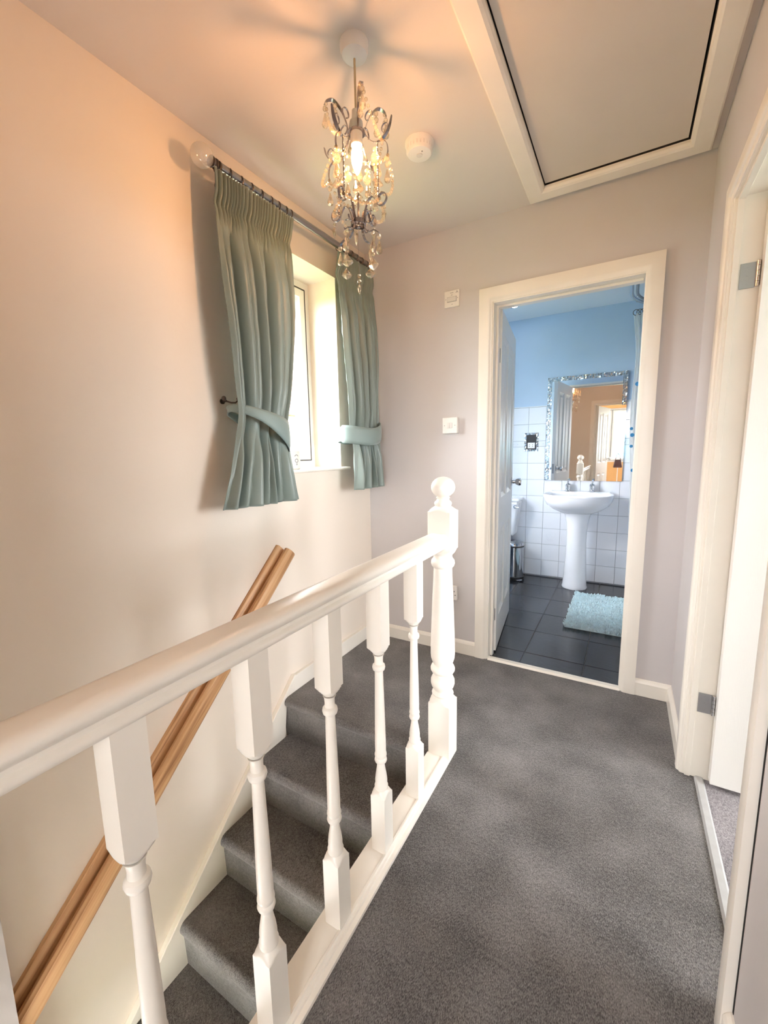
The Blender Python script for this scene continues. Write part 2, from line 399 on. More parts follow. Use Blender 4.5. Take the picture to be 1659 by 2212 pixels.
# landing floor (carpet), L shaped round the stairwell, with a rounded nosing over the first riser
f = MB()
f.box(0.835, W + 0.05, YF, -0.02, -0.22, 0.0)
prof = [(0.0, 0.0), (-0.862, 0.0)] + [(-0.862 - 0.022 * sin(a), -0.022 + 0.022 * cos(a)) for a in [pi * k / 10 for k in range(1, 9)]] + [(-0.868, -0.05), (-0.862, -0.215), (0.0, -0.215)]
f.prism(prof, lambda p, q, t: (t, p, q), 0.0, 0.836)
struct(f.build('floor', 'carpet', smooth=True))
struct(MB().box(0.0, WB + 0.1, -0.02, YB + 0.1, -0.22, -0.004).build('floor_bathroom', 'fgrout'))
struct(MB().box(W + 0.05, 4.75, -2.68, 0.0, -0.22, -0.001).build('floor_bedroom', 'carpet2'))
struct(MB().box(-0.3, 3.6, -5.6, YF - 0.02, -0.22, -0.001).build('floor_front_bedroom', 'carpet2'))
# bathroom shell
struct(slab('y', YB, YB + 0.12, -0.3, WB + 0.1, -0.20, H + 0.1).build('wall_bathroom_back', 'blue'))
wbb = bpy.data.objects['wall_bathroom_back']
struct(slab('x', WB, WB + 0.1, 0.0, YB + 0.12, -0.20, H + 0.1).build('wall_bathroom_right', 'blue'))
# bedroom beyond the right doorway
struct(slab('x', 4.70, 4.80, -2.68, 0.05, -0.20, H + 0.1, [(-2.25, -0.25, 0.80, 2.15)]).build('wall_bedroom_far', 'slab'))
struct(slab('y', 0.0, 0.05, 1.80, 4.80, -0.20, H + 0.1).build('wall_bedroom_back', 'slab'))
struct(slab('y', -2.78, -2.68, 3.6, 4.80, -0.20, H + 0.1).build('wall_bedroom_front', 'slab'))
# front bedroom behind the camera
struct(slab('y', -5.60, -5.48, -0.3, 3.6, -0.20, H + 0.1, [(0.25, 2.75, 0.88, 2.14)]).build('wall_front_bedroom_window', 'orange'))
struct(slab('x', -0.30, -0.18, -5.6, -2.70, -0.20, H + 0.1).build('wall_front_bedroom_left', 'slab'))
struct(slab('x', 3.50, 3.60, -5.6, -2.68, -0.20, H + 0.1).build('wall_front_bedroom_right', 'slab'))
# stairwell below the landing
struct(slab('x', 0.835, 0.90, YF, -0.87, -2.75, -0.21).build('wall_stairwell', 'cream'))
struct(MB().box(0.0, 0.90, YF - 0.06, -0.86, -2.80, -2.70).build('floor_hall', 'carpet'))
struct(slab('y', -0.86, -0.80, 0.0, 0.90, -2.75, -0.21).build('wall_stairwell_end', 'cream'))

# ------------------------------------------------------------------ baseboards
SK = [(0, 0), (0.016, 0), (0.016, 0.066), (0.011, 0.076), (0.004, 0.083), (0, 0.083)]
struct(MB().prism(SK, lambda p, q, t: (t, -p, q), 0.0, 0.722).prism(SK, lambda p, q, t: (t, -p, q), 1.532, W).build('baseboard_back', 'trim'))
struct(MB().prism(SK, lambda p, q, t: (W - p, t, q), -0.462, -0.016).prism(SK, lambda p, q, t: (W - p, t, q), YF, -1.3455).build('baseboard_right', 'trim'))
# left baseboard runs into the wall string beside the stairs
g = 0.952
poly = [(0.0, 0.0), (0.0, 0.086), (-0.785, 0.086), (-0.805, 0.094), (-2.53, 0.094 - g * 1.725), (-2.53, 0.094 - g * 1.725 - 0.34), (-0.90, -0.28), (-0.86, 0.0)]
bs = MB().prism(poly, lambda p, q, t: (t, p, q), 0.0, 0.020)
poly2 = [(-0.785, 0.086), (-0.805, 0.094), (-2.53, 0.094 - g * 1.725), (-2.53, 0.082 - g * 1.725), (-0.805, 0.080), (-0.785, 0.074)]
bs.prism(poly2, lambda p, q, t: (t, p, q), 0.016, 0.026)
struct(bs.build('baseboard_left', 'trim', bevel=0.003))

# ------------------------------------------------------------------ staircase, one object per carpeted step
st = thing('staircase', (0.42, -0.885, -1.7), 'flight of dark grey carpeted steps going down beside the window wall', 'staircase', kind='structure')
GO, RI = 0.2085, 0.2015
rn = 0.030
pr = [(GO + 0.045, 0.0), (0.030, 0.0)] + [(0.030 - rn * sin(a), -rn + rn * cos(a)) for a in [pi * k / 12 for k in range(1, 11)]] + \
     [(0.014, -0.068), (0.020, -RI - 0.02), (GO + 0.045, -RI - 0.02)]
step = None
for i in range(1, 9):
    y = -0.885 - GO * i; z = -RI * i
    if step is None:
        step = MB().prism(pr, lambda p, q, t: (t, y + p, z + q), 0.0195, 0.83).build('step', 'carpet', st, smooth=True, origin=(0.42, y, z))
    else:
        dup(step, st, V((0.42, y, z)) - wloc(st))
struct(MB().box(0.0, 0.83, YF, -0.885 - GO * 8 + 0.01, -RI * 9 - 0.2, -RI * 9).build('floor_half_landing', 'carpet'))

# ------------------------------------------------------------------ door casings and linings
CAS = [(0, 0), (0.070, 0), (0.070, 0.018), (0.058, 0.020), (0.024, 0.020), (0.016, 0.017), (0.012, 0.012), (0.004, 0.010), (0, 0.007)]
def casing_path(a, b, top): return [(b, 0.0), (b, top), (a, top), (a, 0.0)]   # travels so that left = outside
CASo = [(-d, h) for d, h in CAS]
struct(MB().frame(casing_path(0.787, 1.462, 1.980), CASo, lambda u, v, h: (u, -h, v), closed=False).build('trim_1', 'trim', smooth=True))
struct(MB().frame(casing_path(-1.296, -0.512, 1.972), [(-d * 0.70, h) for d, h in CAS], lambda u, v, h: (W - h, u, v), closed=False).build('trim_2', 'trim', smooth=True))
struct(MB().frame(casing_path(0.912, 1.63, 1.982), CASo, lambda u, v, h: (u, YF + h, v), closed=False).build('trim_3', 'trim', smooth=True))
def lining(name, a, b, top, d0, d1, fn, stop0, stop1):
    m_ = MB()
    def bx(u0, u1, z0, z1, e0, e1):
        p, q = fn(u0, z0, e0), fn(u1, z1, e1)
        m_.box(min(p[0], q[0]), max(p[0], q[0]), min(p[1], q[1]), max(p[1], q[1]), z0, z1)
    bx(a - 0.014, a + 0.006, 0, top, d0, d1); bx(b - 0.006, b + 0.014, 0, top, d0, d1); bx(a - 0.014, b + 0.014, top - 0.006, top + 0.014, d0, d1)
    bx(a + 0.006, a + 0.018, 0, top - 0.006, stop0, stop1); bx(b - 0.012, b - 0.006, 0, top - 0.006, stop0, stop1); bx(a + 0.018, b - 0.018, top - 0.018, top - 0.006, stop0, stop1)
    return struct(m_.build(name, 'trim', bevel=0.0015))
lining('trim_4', 0.787, 1.474, 1.980, -0.004, 0.124, lambda u, z, d: (u, d), 0.045, 0.078)
lining('trim_5', -1.292, -0.508, 1.976, -0.004, 0.124, lambda u, z, d: (W + d, u), 0.004, 0.022)
lining('trim_6', 0.914, 1.628, 1.982, -0.004, 0.124, lambda u, z, d: (u, YF - d), 0.045, 0.078)
# dark strip painting the shade in the crack between near casing and plaster
struct(MB().box(W - 0.0012, W + 0.001, -1.3500, -1.3445, 0.085, 2.02).build('crack_shade', 'dark'))
# threshold strips
struct(MB().prism([(0, 0), (0.045, 0), (0.036, 0.010), (0.009, 0.010)], lambda p, q, t: (t, -0.016 + p, q), 0.793, 1.468).build('trim_8', 'trim'))
struct(MB().prism([(0, 0), (0.030, 0), (0.024, 0.007), (0.006, 0.007)], lambda p, q, t: (W + 0.034 + p, t, q), -1.286, -0.514).build('trim_9', 'alu'))

# ------------------------------------------------------------------ doors
def make_door(name, label, wid, hgt, th, pivot, ang, hand_h, lock_u, mname='door', knob=True, flip=1):
    """leaf built in local frame: u along the leaf from the hinge (0..wid), v thickness (0..th), z up; rotated by ang about pivot"""
    root = thing(name, pivot, label, 'door', kind='structure')
    rt = Matrix.Translation(V(pivot)) @ Matrix.Rotation(ang, 4, 'Z')
    sw, mid = 0.095, 0.085
    pans = []
    cw = (wid - 2 * sw - mid) / 2
    for u0 in (sw, sw + cw + mid):
        pans += [(u0, u0 + cw, 0.20, 0.74), (u0, u0 + cw, 0.93, hgt - 0.11)]
    us = [0, sw, sw + cw, sw + cw + mid, wid - sw, wid]; zs = [0.006, 0.20, 0.74, 0.93, hgt - 0.11, hgt]
    m_ = MB()
    v0, v1 = (0, th) if flip > 0 else (-th, 0)
    for i in range(5):
        for j in range(5):
            if i in (1, 3) and j in (1, 3): continue
            m_.box(us[i], us[i + 1], v0, v1, zs[j], zs[j + 1])
    m_.xf(rt).build('leaf', mname, root)
    vm = (v0 + v1) / 2
    for u0, u1, z0, z1 in pans:
        p = MB().box(u0 - 0.001, u1 + 0.001, vm - 0.006, vm + 0.006, z0 - 0.001, z1 + 0.001)
        for sgn in (-1, 1):
            path = [(u0, z0), (u1, z0), (u1, z1), (u0, z1)]
            p.frame(path, [(0, 0.0), (0, 0.0165), (0.012, 0.010), (0.022, 0.006), (0.022, 0.0)], lambda u, v, h: (u, vm + sgn * h, v))
            a0, a1, b0, b1 = u0 + 0.034, u1 - 0.034, z0 + 0.034, z1 - 0.034
            p.add([(a0, vm + sgn * 0.006, b0), (a1, vm + sgn * 0.006, b0), (a1, vm + sgn * 0.006, b1), (a0, vm + sgn * 0.006, b1),
                   (a0 + .018, vm + sgn * 0.0145, b0 + .018), (a1 - .018, vm + sgn * 0.0145, b0 + .018), (a1 - .018, vm + sgn * 0.0145, b1 - .018), (a0 + .018, vm + sgn * 0.0145, b1 - .018)],
                  [(0, 1, 5, 4), (1, 2, 6, 5), (2, 3, 7, 6), (3, 0, 4, 7), (4, 5, 6, 7)])
        p.xf(rt).build('panel', mname, root)
    if knob:
        for sgn, vv in ((1, v1), (-1, v0)):
            k = MB()
            prf = [(0.030, 0.0), (0.031, 0.003), (0.027, 0.007), (0.013, 0.010), (0.011, 0.026), (0.020, 0.034), (0.0255, 0.046), (0.0265, 0.058), (0.0245, 0.066), (0.018, 0.069), (0.0001, 0.0695)]
            k.lathe(prf, (0, 0, 0), 20)
            k.xf(rt @ Matrix.Translation((lock_u, vv, hand_h)) @ Matrix.Rotation(-sgn * pi / 2, 4, 'X'))
            k.build('door_knob', 'chrome', root, smooth=True)
        pl_ = MB().box(wid - 0.0005, wid + 0.0015, vm - 0.011, vm + 0.011, hand_h - 0.055, hand_h + 0.055)
        pl_.xf(rt).build('latch_plate', 'steel', root)
    return root, rt, vm

# bathroom door, swung back into the bathroom about 97 degrees
bd, bd_rt, bd_vm = make_door('door_1', 'white panelled bathroom door standing open with chrome knob', 0.690, 1.962, 0.036, (0.776, 0.092, 0.006), pi / 2 + R(7.0), 0.985, 0.625, flip=-1)
for z0 in (1.685, 0.198):
    h = MB().box(-0.0018, 0.0005, -0.030, -0.004, z0, z0 + 0.075)
    for dz in (0.012, 0.037, 0.062): h.box(-0.0024, -0.0016, -0.019, -0.015, z0 + dz - .002, z0 + dz + .002)
    h.xf(bd_rt).build('hinge_leaf', 'steel', bd)
    h = MB().lathe([(0.0045, 0), (0.0045, 0.075)], (0.774, 0.088, z0 + 0.006), 10); h.build('hinge_knuckle', 'bronze', bd, smooth=True)
# bedroom door on the right, square open into the bedroom
rd, rd_rt, rd_vm = make_door('door_2', 'white panelled bedroom door standing square open beyond the doorway', 0.755, 1.955, 0.036, (W + 0.075, -0.519, 0.012), 0.0, 1.0, 0.69, flip=-1)
for z0 in (0.262, 1.700):
    h = MB().box(W + 0.026, W + 0.064, -0.5165, -0.5135, z0, z0 + 0.074)
    for dz in (0.012, 0.037, 0.062): h.box(W + 0.042, W + 0.047, -0.5172, -0.5160, z0 + dz - 0.002, z0 + dz + 0.002)
    h.build('hinge_leaf', 'steel', rd)
    k = MB()
    for q in range(5): k.lathe([(0.0052, q * 0.015 + 0.0006), (0.0052, q * 0.015 + 0.0142)], (W + 0.069, -0.5215, z0), 12)
    k.build('hinge_knuckle', 'chrome', rd, smooth=True)
# door behind the camera, open into the front bedroom (seen in the mirror)
fd, fd_rt, fd_vm = make_door('door_3', 'white panelled door open into the sunny bedroom, seen in the mirror', 0.700, 1.955, 0.036, (0.925, YF - 0.11, 0.012), -pi / 2 + R(13), 1.0, 0.64, flip=1)
for z0 in (0.24, 1.66):
    h = MB().box(0.919, 0.924, YF - 0.118, YF - 0.080, z0, z0 + 0.075); h.build('hinge_leaf', 'bronze', fd)

# ------------------------------------------------------------------ landing window
def rect(a0, a1, b0, b1): return [(a0, b0), (a1, b0), (a1, b1), (a0, b1)]
def make_window(name, fn, a0, a1, b0, b1, parts, sashw=0.058, label=None):
    """fn(u, z, d): d out of the glass plane toward the room"""
    cx, cy = (a0 + a1) / 2, (b0 + b1) / 2
    root = thing(name, fn(cx, b0, 0), label, 'window' if label else None, kind='structure')
    MB().frame(rect(a0, a1, b0, b1), [(0, -0.035), (0.055, -0.035), (0.055, 0.015), (0.047, 0.024), (0.040, 0.030), (0, 0.030)], fn).build('window_frame', 'upvc', root)
    n = parts; wd = (a1 - a0 - 0.08) / n
    for i in range(n):
        u0 = a0 + 0.040 + i * wd; u1 = u0 + wd
        s_ = MB().frame(rect(u0 + 0.004, u1 - 0.004, b0 + 0.044, b1 - 0.044), [(0, -0.02), (sashw, -0.02), (sashw, 0.018), (sashw - 0.012, 0.030), (sashw - 0.016, 0.040), (0.006, 0.040), (0, 0.036)], fn).build('sash', 'upvc', root)
        MB().frame(rect(u0 - 0.002, u1 + 0.002, b0 + 0.038, b1 - 0.038), [(0, 0.028), (0.0065, 0.028), (0.0065, 0.0375), (0, 0.0375)], fn).build('gasket', 'gasket', s_)
        g_ = MB(); q = [fn(u, z, d) for d in (-0.004, 0.004) for u, z in rect(u0 + sashw, u1 - sashw, b0 + sashw + 0.04, b1 - sashw - 0.04)]
        g_.add(q, [(0, 1, 2, 3), (7, 6, 5, 4), (0, 1, 5, 4), (1, 2, 6, 5), (2, 3, 7, 6), (3, 0, 4, 7)])
        g_.build('pane', 'glass', s_)
    return root
win = make_window('window_1', lambda u, z, d: (-0.222 + d, u, z), WIN[0], WIN[1], WIN[2] + 0.012, WIN[3], 1, label='white plastic casement window between the green curtains')
hd = MB().box(-0.186, -0.168, -0.70, -0.58, 1.190, 1.204); hd.box(-0.184, -0.172, -0.60, -0.58, 1.185, 1.21); hd.build('handle', 'upvc', win, bevel=0.003)
struct(MB().box(-0.20, 0.002, WIN[0], WIN[1], 1.122, 1.137).prism([(0, 0), (0.030, 0), (0.036, 0.005), (0.036, 0.011), (0.030, 0.016), (0, 0.016)], lambda p, q, t: (p, t, 1.121 + q), WIN[0] - 0.045, WIN[1] + 0.045)
       .build('trim_10', 'trim', smooth=True), 'white painted window sill under the landing window', 'window sill')
make_window('stairwell_fill_glazing', lambda u, z, d: (u, YF - 0.04 + d * .5, z), 0.06, 0.80, -2.55, -0.42, 1)  # added glazing below the landing, out of view, for daylight fill
make_window('window_2', lambda u, z, d: (-0.24 + d, u, z), BWIN[0], BWIN[1], BWIN[2], BWIN[3], 1)
make_window('window_3', lambda u, z, d: (4.75 - d, u, z), -2.25, -0.25, 0.80, 2.15, 2)
make_window('window_4', lambda u, z, d: (u, -5.54 + d, z), 0.25, 2.75, 0.88, 2.14, 3)

# ------------------------------------------------------------------ loft hatch
hx = thing('loft_hatch', (1.31, -0.65, H - 0.02), 'large painted loft hatch board in a mitred white ceiling frame', 'hatch')
HF = [(0, 0.0), (0, 0.020), (0.006, 0.024), (0.062, 0.024), (0.071, 0.019), (0.076, 0.010), (0.076, 0.0)]
MB().frame(rect(0.968, 1.655, -1.285, -0.042), HF, lambda u, v, h: (u, v, H - h)).build('hatch_frame', 'trim', hx)
MB().box(1.0475, 1.5715, -1.20, -0.1255, H + 0.004, H + 0.022).build('hatch_board', 'hatch', hx)
lin = MB()
for x0, x1, y0, y1 in ((1.03, 1.0425, -1.22, -0.115), (1.577, 1.59, -1.22, -0.115), (1.03, 1.59, -0.1205, -0.115), (1.03, 1.59, -1.22, -1.213)): lin.box(x0, x1, y0, y1, H, H + 0.12)
lin.build('hatch_lining', 'dark', hx)
MB().box(1.0, 1.62, -1.25, -0.09, H + 0.121, H + 0.135).build('loft_cover', 'dark', hx)

# ================================================================== BALUSTRADE
ba = thing('stair_balustrade', (0.853, -0.850, 0.0), 'white painted stair balustrade with turned spindles and ball topped newel post', 'balustrade')
NX, NY = 0.8535, -0.8505
def square_loft(mb, levels, cx, cy):
    """levels (half, z)"""
    vs_ = []; 
    for hlf, z in levels: vs_ += [(cx - hlf, cy - hlf, z), (cx + hlf, cy - hlf, z), (cx + hlf, cy + hlf, z), (cx - hlf, cy + hlf, z)]
    fs_ = [(3, 2, 1, 0)]
    for i in range(len(levels) - 1):
        for k in range(4): fs_.append((i * 4 + k, i * 4 + (k + 1) % 4, i * 4 + 4 + (k + 1) % 4, i * 4 + 4 + k))
    fs_.append(tuple(range(len(levels) * 4 - 4, len(levels) * 4)))
    return mb.add(vs_, fs_)
def sq_round(mb, half, z0, r1, z1, cx, cy, n=6):
    """square to round shoulder, lamb's tongue: square of half at z0 blending to circle r1 at z1"""
    vs_ = []; S = 32
    for j in range(n + 1):
        t = j / n
        for k in range(S):
            a = 2 * pi * k / S + pi / 4; c_, s_ = cos(a), sin(a); m_ = max(abs(c_), abs(s_))
            sq = half / m_; ball = lerp(half * 1.18, r1, t); rr = min(sq, lerp(half * 1.4143, r1, t ** 0.8)); z = lerp(z0, z1, t)
            vs_.append((cx + rr * c_, cy + rr * s_, z))
    fs_ = []
    for j in range(n):
        for k in range(S): fs_.append((j * S + k, j * S + (k + 1) % S, (j + 1) * S + (k + 1) % S, (j + 1) * S + k))
    return mb.add(vs_, fs_)
nh = 0.0435
nw = MB()
square_loft(nw, [(nh, -0.24), (nh, 0.236)], NX, NY); sq_round(nw, nh, 0.236, 0.036, 0.262, NX, NY)
turn = [(0.036, 0.258), (0.041, 0.264), (0.043, 0.270), (0.040, 0.277), (0.034, 0.283), (0.036, 0.289), (0.043, 0.298), (0.0470, 0.311), (0.0465, 0.325), (0.041, 0.338), (0.034, 0.346),
        (0.034, 0.352), (0.042, 0.357), (0.047, 0.366), (0.0475, 0.374), (0.044, 0.383), (0.038, 0.389), (0.036, 0.393), (0.041, 0.402), (0.0455, 0.416), (0.0472, 0.434), (0.0470, 0.46),
        (0.0455, 0.52), (0.0425, 0.60), (0.0390, 0.68), (0.0362, 0.74), (0.0352, 0.775), (0.0355, 0.780), (0.042, 0.787), (0.0452, 0.797), (0.0440, 0.808), (0.038, 0.815), (0.035, 0.822), (0.036, 0.832)]
nw.lathe(turn, (NX, NY, 0), 40)
sq_round(nw, nh, 0.852, 0.034, 0.828, NX, NY); square_loft(nw, [(nh, 0.852), (nh, 0.996)], NX, NY); sq_round(nw, nh, 0.996, 0.028, 1.016, NX, NY)
nwo = nw.build('newel_post', 'trim', ba, smooth=True)
capb = [(0.024, 1.012), (0.031, 1.018), (0.0325, 1.025), (0.030, 1.031), (0.024, 1.036), (0.0225, 1.041), (0.026, 1.047)] + \
       [(0.0445 * cos(a), 1.084 + 0.039 * sin(a)) for a in [R(-62 + 12 * k) for k in range(13)]] + [(0.0001, 1.1230)]
MB().lathe(capb, (NX, NY, 0), 36).build('ball_finial', 'trim', nwo, smooth=True)
# hand rail
hp = [(-0.025, 0.860), (0.025, 0.860), (0.0285, 0.863), (0.0300, 0.868), (0.0280, 0.874), (0.0225, 0.8785), (0.0222, 0.885), (0.0285, 0.8895), (0.0345, 0.896), (0.0355, 0.903), (0.0325, 0.911), (0.0250, 0.9165), (0.014, 0.918)]
seen = hp + [(-x, z) for x, z in hp[:1:-1]]
MB().prism(seen, lambda p, q, t: (0.8500 + p, t, q), YF + 0.0, NY - nh + 0.004).build('handrail', 'trim', ba, smooth=True)
# base rail and the apron below it
br_ = [(0.803, -0.215), (0.803, 0.014), (0.806, 0.020), (0.868, 0.020), (0.870, 0.0235), (0.876, 0.0235), (0.879, 0.019), (0.884, 0.017), (0.886, 0.012), (0.897, 0.010), (0.897, -0.004), (0.836, -0.004), (0.834, -0.215)]
MB().prism(br_, lambda p, q, t: (p, t, q), YF, NY - nh + 0.002).build('base_rail', 'trim', ba)
# balusters
def baluster(y):
    b_ = MB(); hb = 0.0238
    square_loft(b_, [(hb, 0.019), (hb, 0.203)], 0.8515, y); sq_round(b_, hb, 0.203, 0.0185, 0.222, 0.8515, y)
    tp = [(0.0185, 0.219), (0.0200, 0.224), (0.0205, 0.230), (0.0185, 0.235), (0.0180, 0.240), (0.0182, 0.250), (0.0162, 0.268), (0.0130, 0.286), (0.0112, 0.298), (0.0118, 0.304), (0.0165, 0.308), (0.0185, 0.314),
          (0.0175, 0.320), (0.0155, 0.323), (0.0160, 0.326), (0.0180, 0.330), (0.0175, 0.335), (0.0160, 0.340), (0.0163, 0.36), (0.0150, 0.44), (0.0132, 0.53), (0.0120, 0.59), (0.0122, 0.596), (0.0170, 0.600),
          (0.0188, 0.607), (0.0175, 0.614), (0.0128, 0.618), (0.0122, 0.628), (0.0130, 0.640), (0.0160, 0.646)]
    b_.lathe(tp, (0.8515, y, 0), 24)
    sq_round(b_, hb, 0.669, 0.0140, 0.648, 0.8515, y); square_loft(b_, [(hb, 0.669), (hb, 0.862)], 0.8515, y)
    return b_.build('baluster', 'trim', ba, smooth=True, origin=(0.8515, y, 0.019))
b0 = baluster(-1.101)
for k in range(1, 7): dup(b0, ba, V((0.8515, -1.101 - 0.2282 * k, 0.019)) - wloc(ba))

# ------------------------------------------------------------------ oiled pine wall handrail
wr = thing('wall_handrail', (0.03, -1.40, 0.18), 'oiled pine handrail sloping down the stair wall', 'handrail')
A = V((0.0, -0.828, 0.752)); Bp = V((0.0, -2.40, 0.752 - 1.572 * 0.955)); Bp = A + (Bp - A) * (1.168 / 1.572); d = (Bp - A).normalized(); nrm = V((1, 0, 0)).cross(d); nrm = nrm if nrm.z > 0 else -nrm
wp = [(0.0, -0.044), (0.020, -0.044), (0.024, -0.034), (0.036, -0.034), (0.050, -0.036), (0.068, -0.030), (0.077, -0.014), (0.077, 0.008), (0.070, 0.024), (0.058, 0.030), (0.044, 0.026), (0.037, 0.010), (0.030, 0.002), (0.024, 0.010), (0.021, 0.040), (0.016, 0.046), (0.0, 0.046)]
def wfn(p, q, t): x = A + d * t + nrm * q; return (p, x.y, x.z)
MB().prism(wp, wfn, 0.0, (Bp - A).length).build('rail', 'wood', wr, smooth=True)
for t in (0.17, 0.84, 1.45):
    c_ = A + d * t - nrm * 0.050
    MB().box(0.0, 0.006, c_.y - 0.010, c_.y + 0.010, c_.z - 0.028, c_.z + 0.006).tube([(0.004, c_.y, c_.z - 0.012), (0.022, c_.y, c_.z - 0.012), (0.034, c_.y, c_.z - 0.002), (0.038, c_.y, c_.z + 0.018)], 0.004, 8).build('bracket', 'plastic', wr, smooth=True)

# ================================================================== CHANDELIER PENDANT
CX, CY = 0.680, -1.111
ch = thing('chandelier', (CX, CY, H), 'crystal drop pendant chandelier with silver scrolls and glowing candle bulb', 'chandelier')
MB().lathe([(0.0415, 0), (0.0420, -0.006), (0.0410, -0.020), (0.0365, -0.032), (0.027, -0.037), (0.008, -0.039), (0.0001, -0.039)], (CX, CY, H), 32).build('ceiling_rose', 'plastic', ch, smooth=True)
MB().tube([(CX, CY, H - 0.040), (CX, CY, 2.20)], 0.0033, 8).build('flex_cord', mat('gold_flex', (0.50, 0.40, 0.25), 0.5, var=0.1), ch, smooth=True)
MB().lathe([(0.006, 2.222), (0.012, 2.220), (0.0135, 2.195), (0.020, 2.190), (0.0205, 2.165), (0.018, 2.160), (0.018, 2.135), (0.0165, 2.128), (0.0001, 2.128)], (CX, CY, 0), 20).build('lamp_holder', 'plastic', ch, smooth=True)
MB().lathe([(0.0115, 2.130), (0.0125, 2.122), (0.0165, 2.108), (0.0175, 2.096), (0.0155, 2.080), (0.0110, 2.066), (0.0060, 2.054), (0.0001, 2.046)], (CX, CY, 0), 14).build('bulb', 'bulb', ch, smooth=True)
view = math.atan2(-2.2767 - CY, 1.4317 - CX)          # toward the camera
ANG = [view + R(12) + k * pi / 2 for k in range(4)]
def rz(ang, rho, z, off=0.0): return V((CX + rho * cos(ang) - off * sin(ang), CY + rho * sin(ang) + off * cos(ang), z))
def spline(pts, n=8):
    out = []
    P = [pts[0]] + list(pts) + [pts[-1]]
    for i in range(1, len(P) - 2):
        p0, p1, p2, p3 = P[i - 1], P[i], P[i + 1], P[i + 2]
        for k in range(n):
            t = k / n
            out.append(tuple(0.5 * (2 * p1[j] + (p2[j] - p0[j]) * t + (2 * p0[j] - 5 * p1[j] + 4 * p2[j] - p3[j]) * t * t + (3 * p1[j] - p0[j] - 3 * p2[j] + p3[j]) * t ** 3) for j in range(len(p1))))
    out.append(tuple(pts[-1])); return out
# gallery that carries the shade on the lamp holder
MB().lathe([(0.0210, 2.163), (0.0270, 2.163), (0.0270, 2.160), (0.0210, 2.160)], (CX, CY, 0), 24).build('gallery_ring', 'silver', ch, smooth=True)
def drop_mesh(L, r, kind):
    m_ = MB()
    if kind == 'tear': m_.lathe([(0.0001, 0), (r * .25, -L * .08), (r * .45, -L * .30), (r * .8, -L * .55), (r, -L * .74), (r * .8, -L * .9), (0.0001, -L)], (0, 0, 0), 8)
    elif kind == 'icicle': m_.lathe([(0.0001, 0), (r * .6, -L * .06), (r, -L * .32), (r * .55, -L * .7), (0.0001, -L)], (0, 0, 0), 6)
    elif kind == 'fan': m_.lathe([(0.0001, 0), (r * .30, -L * .22), (r * .98, -L * .58), (r, -L * .66), (r * .55, -L * .86), (0.0001, -L)], (0, 0, 0), 8, ax=(1, 0.55))
    else: m_.sphere((0, 0, -r), r, 8, 6)
    me = bpy.data.meshes.new('crystal_' + kind); me.from_pydata([p for p in m_.v], [], m_.f); me.materials.append(M['crystal']); return me
DM = dict(tear=drop_mesh(0.036, 0.0090, 'tear'), icicle=drop_mesh(0.032, 0.0062, 'icicle'), fan=drop_mesh(0.032, 0.0150, 'fan'), ball=drop_mesh(0.0, 0.0120, 'ball'), bead=drop_mesh(0.0, 0.0068, 'ball'))
def drop(kind, p, sc=1.0, rot=None):
    o = bpy.data.objects.new('crystal_drop' if kind != 'bead' else 'crystal_bead', DM[kind]); COL.objects.link(o); o.parent = ch; o.location = V(p) - wloc(ch)
    o.scale = (sc, sc, sc); o.rotation_euler = (0, 0, view + R(90) + (rot if rot is not None else random.uniform(-.5, .5)))
    return o
def hang(p, items):
    """hang items one below another from p, joined by fine wire"""
    z = p[2]
    for kind, sc in items:
        L = dict(tear=0.036, icicle=0.032, fan=0.032, ball=0.024, bead=0.0136)[kind] * sc
        z -= 0.003; drop(kind, (p[0], p[1], z), sc); z -= L
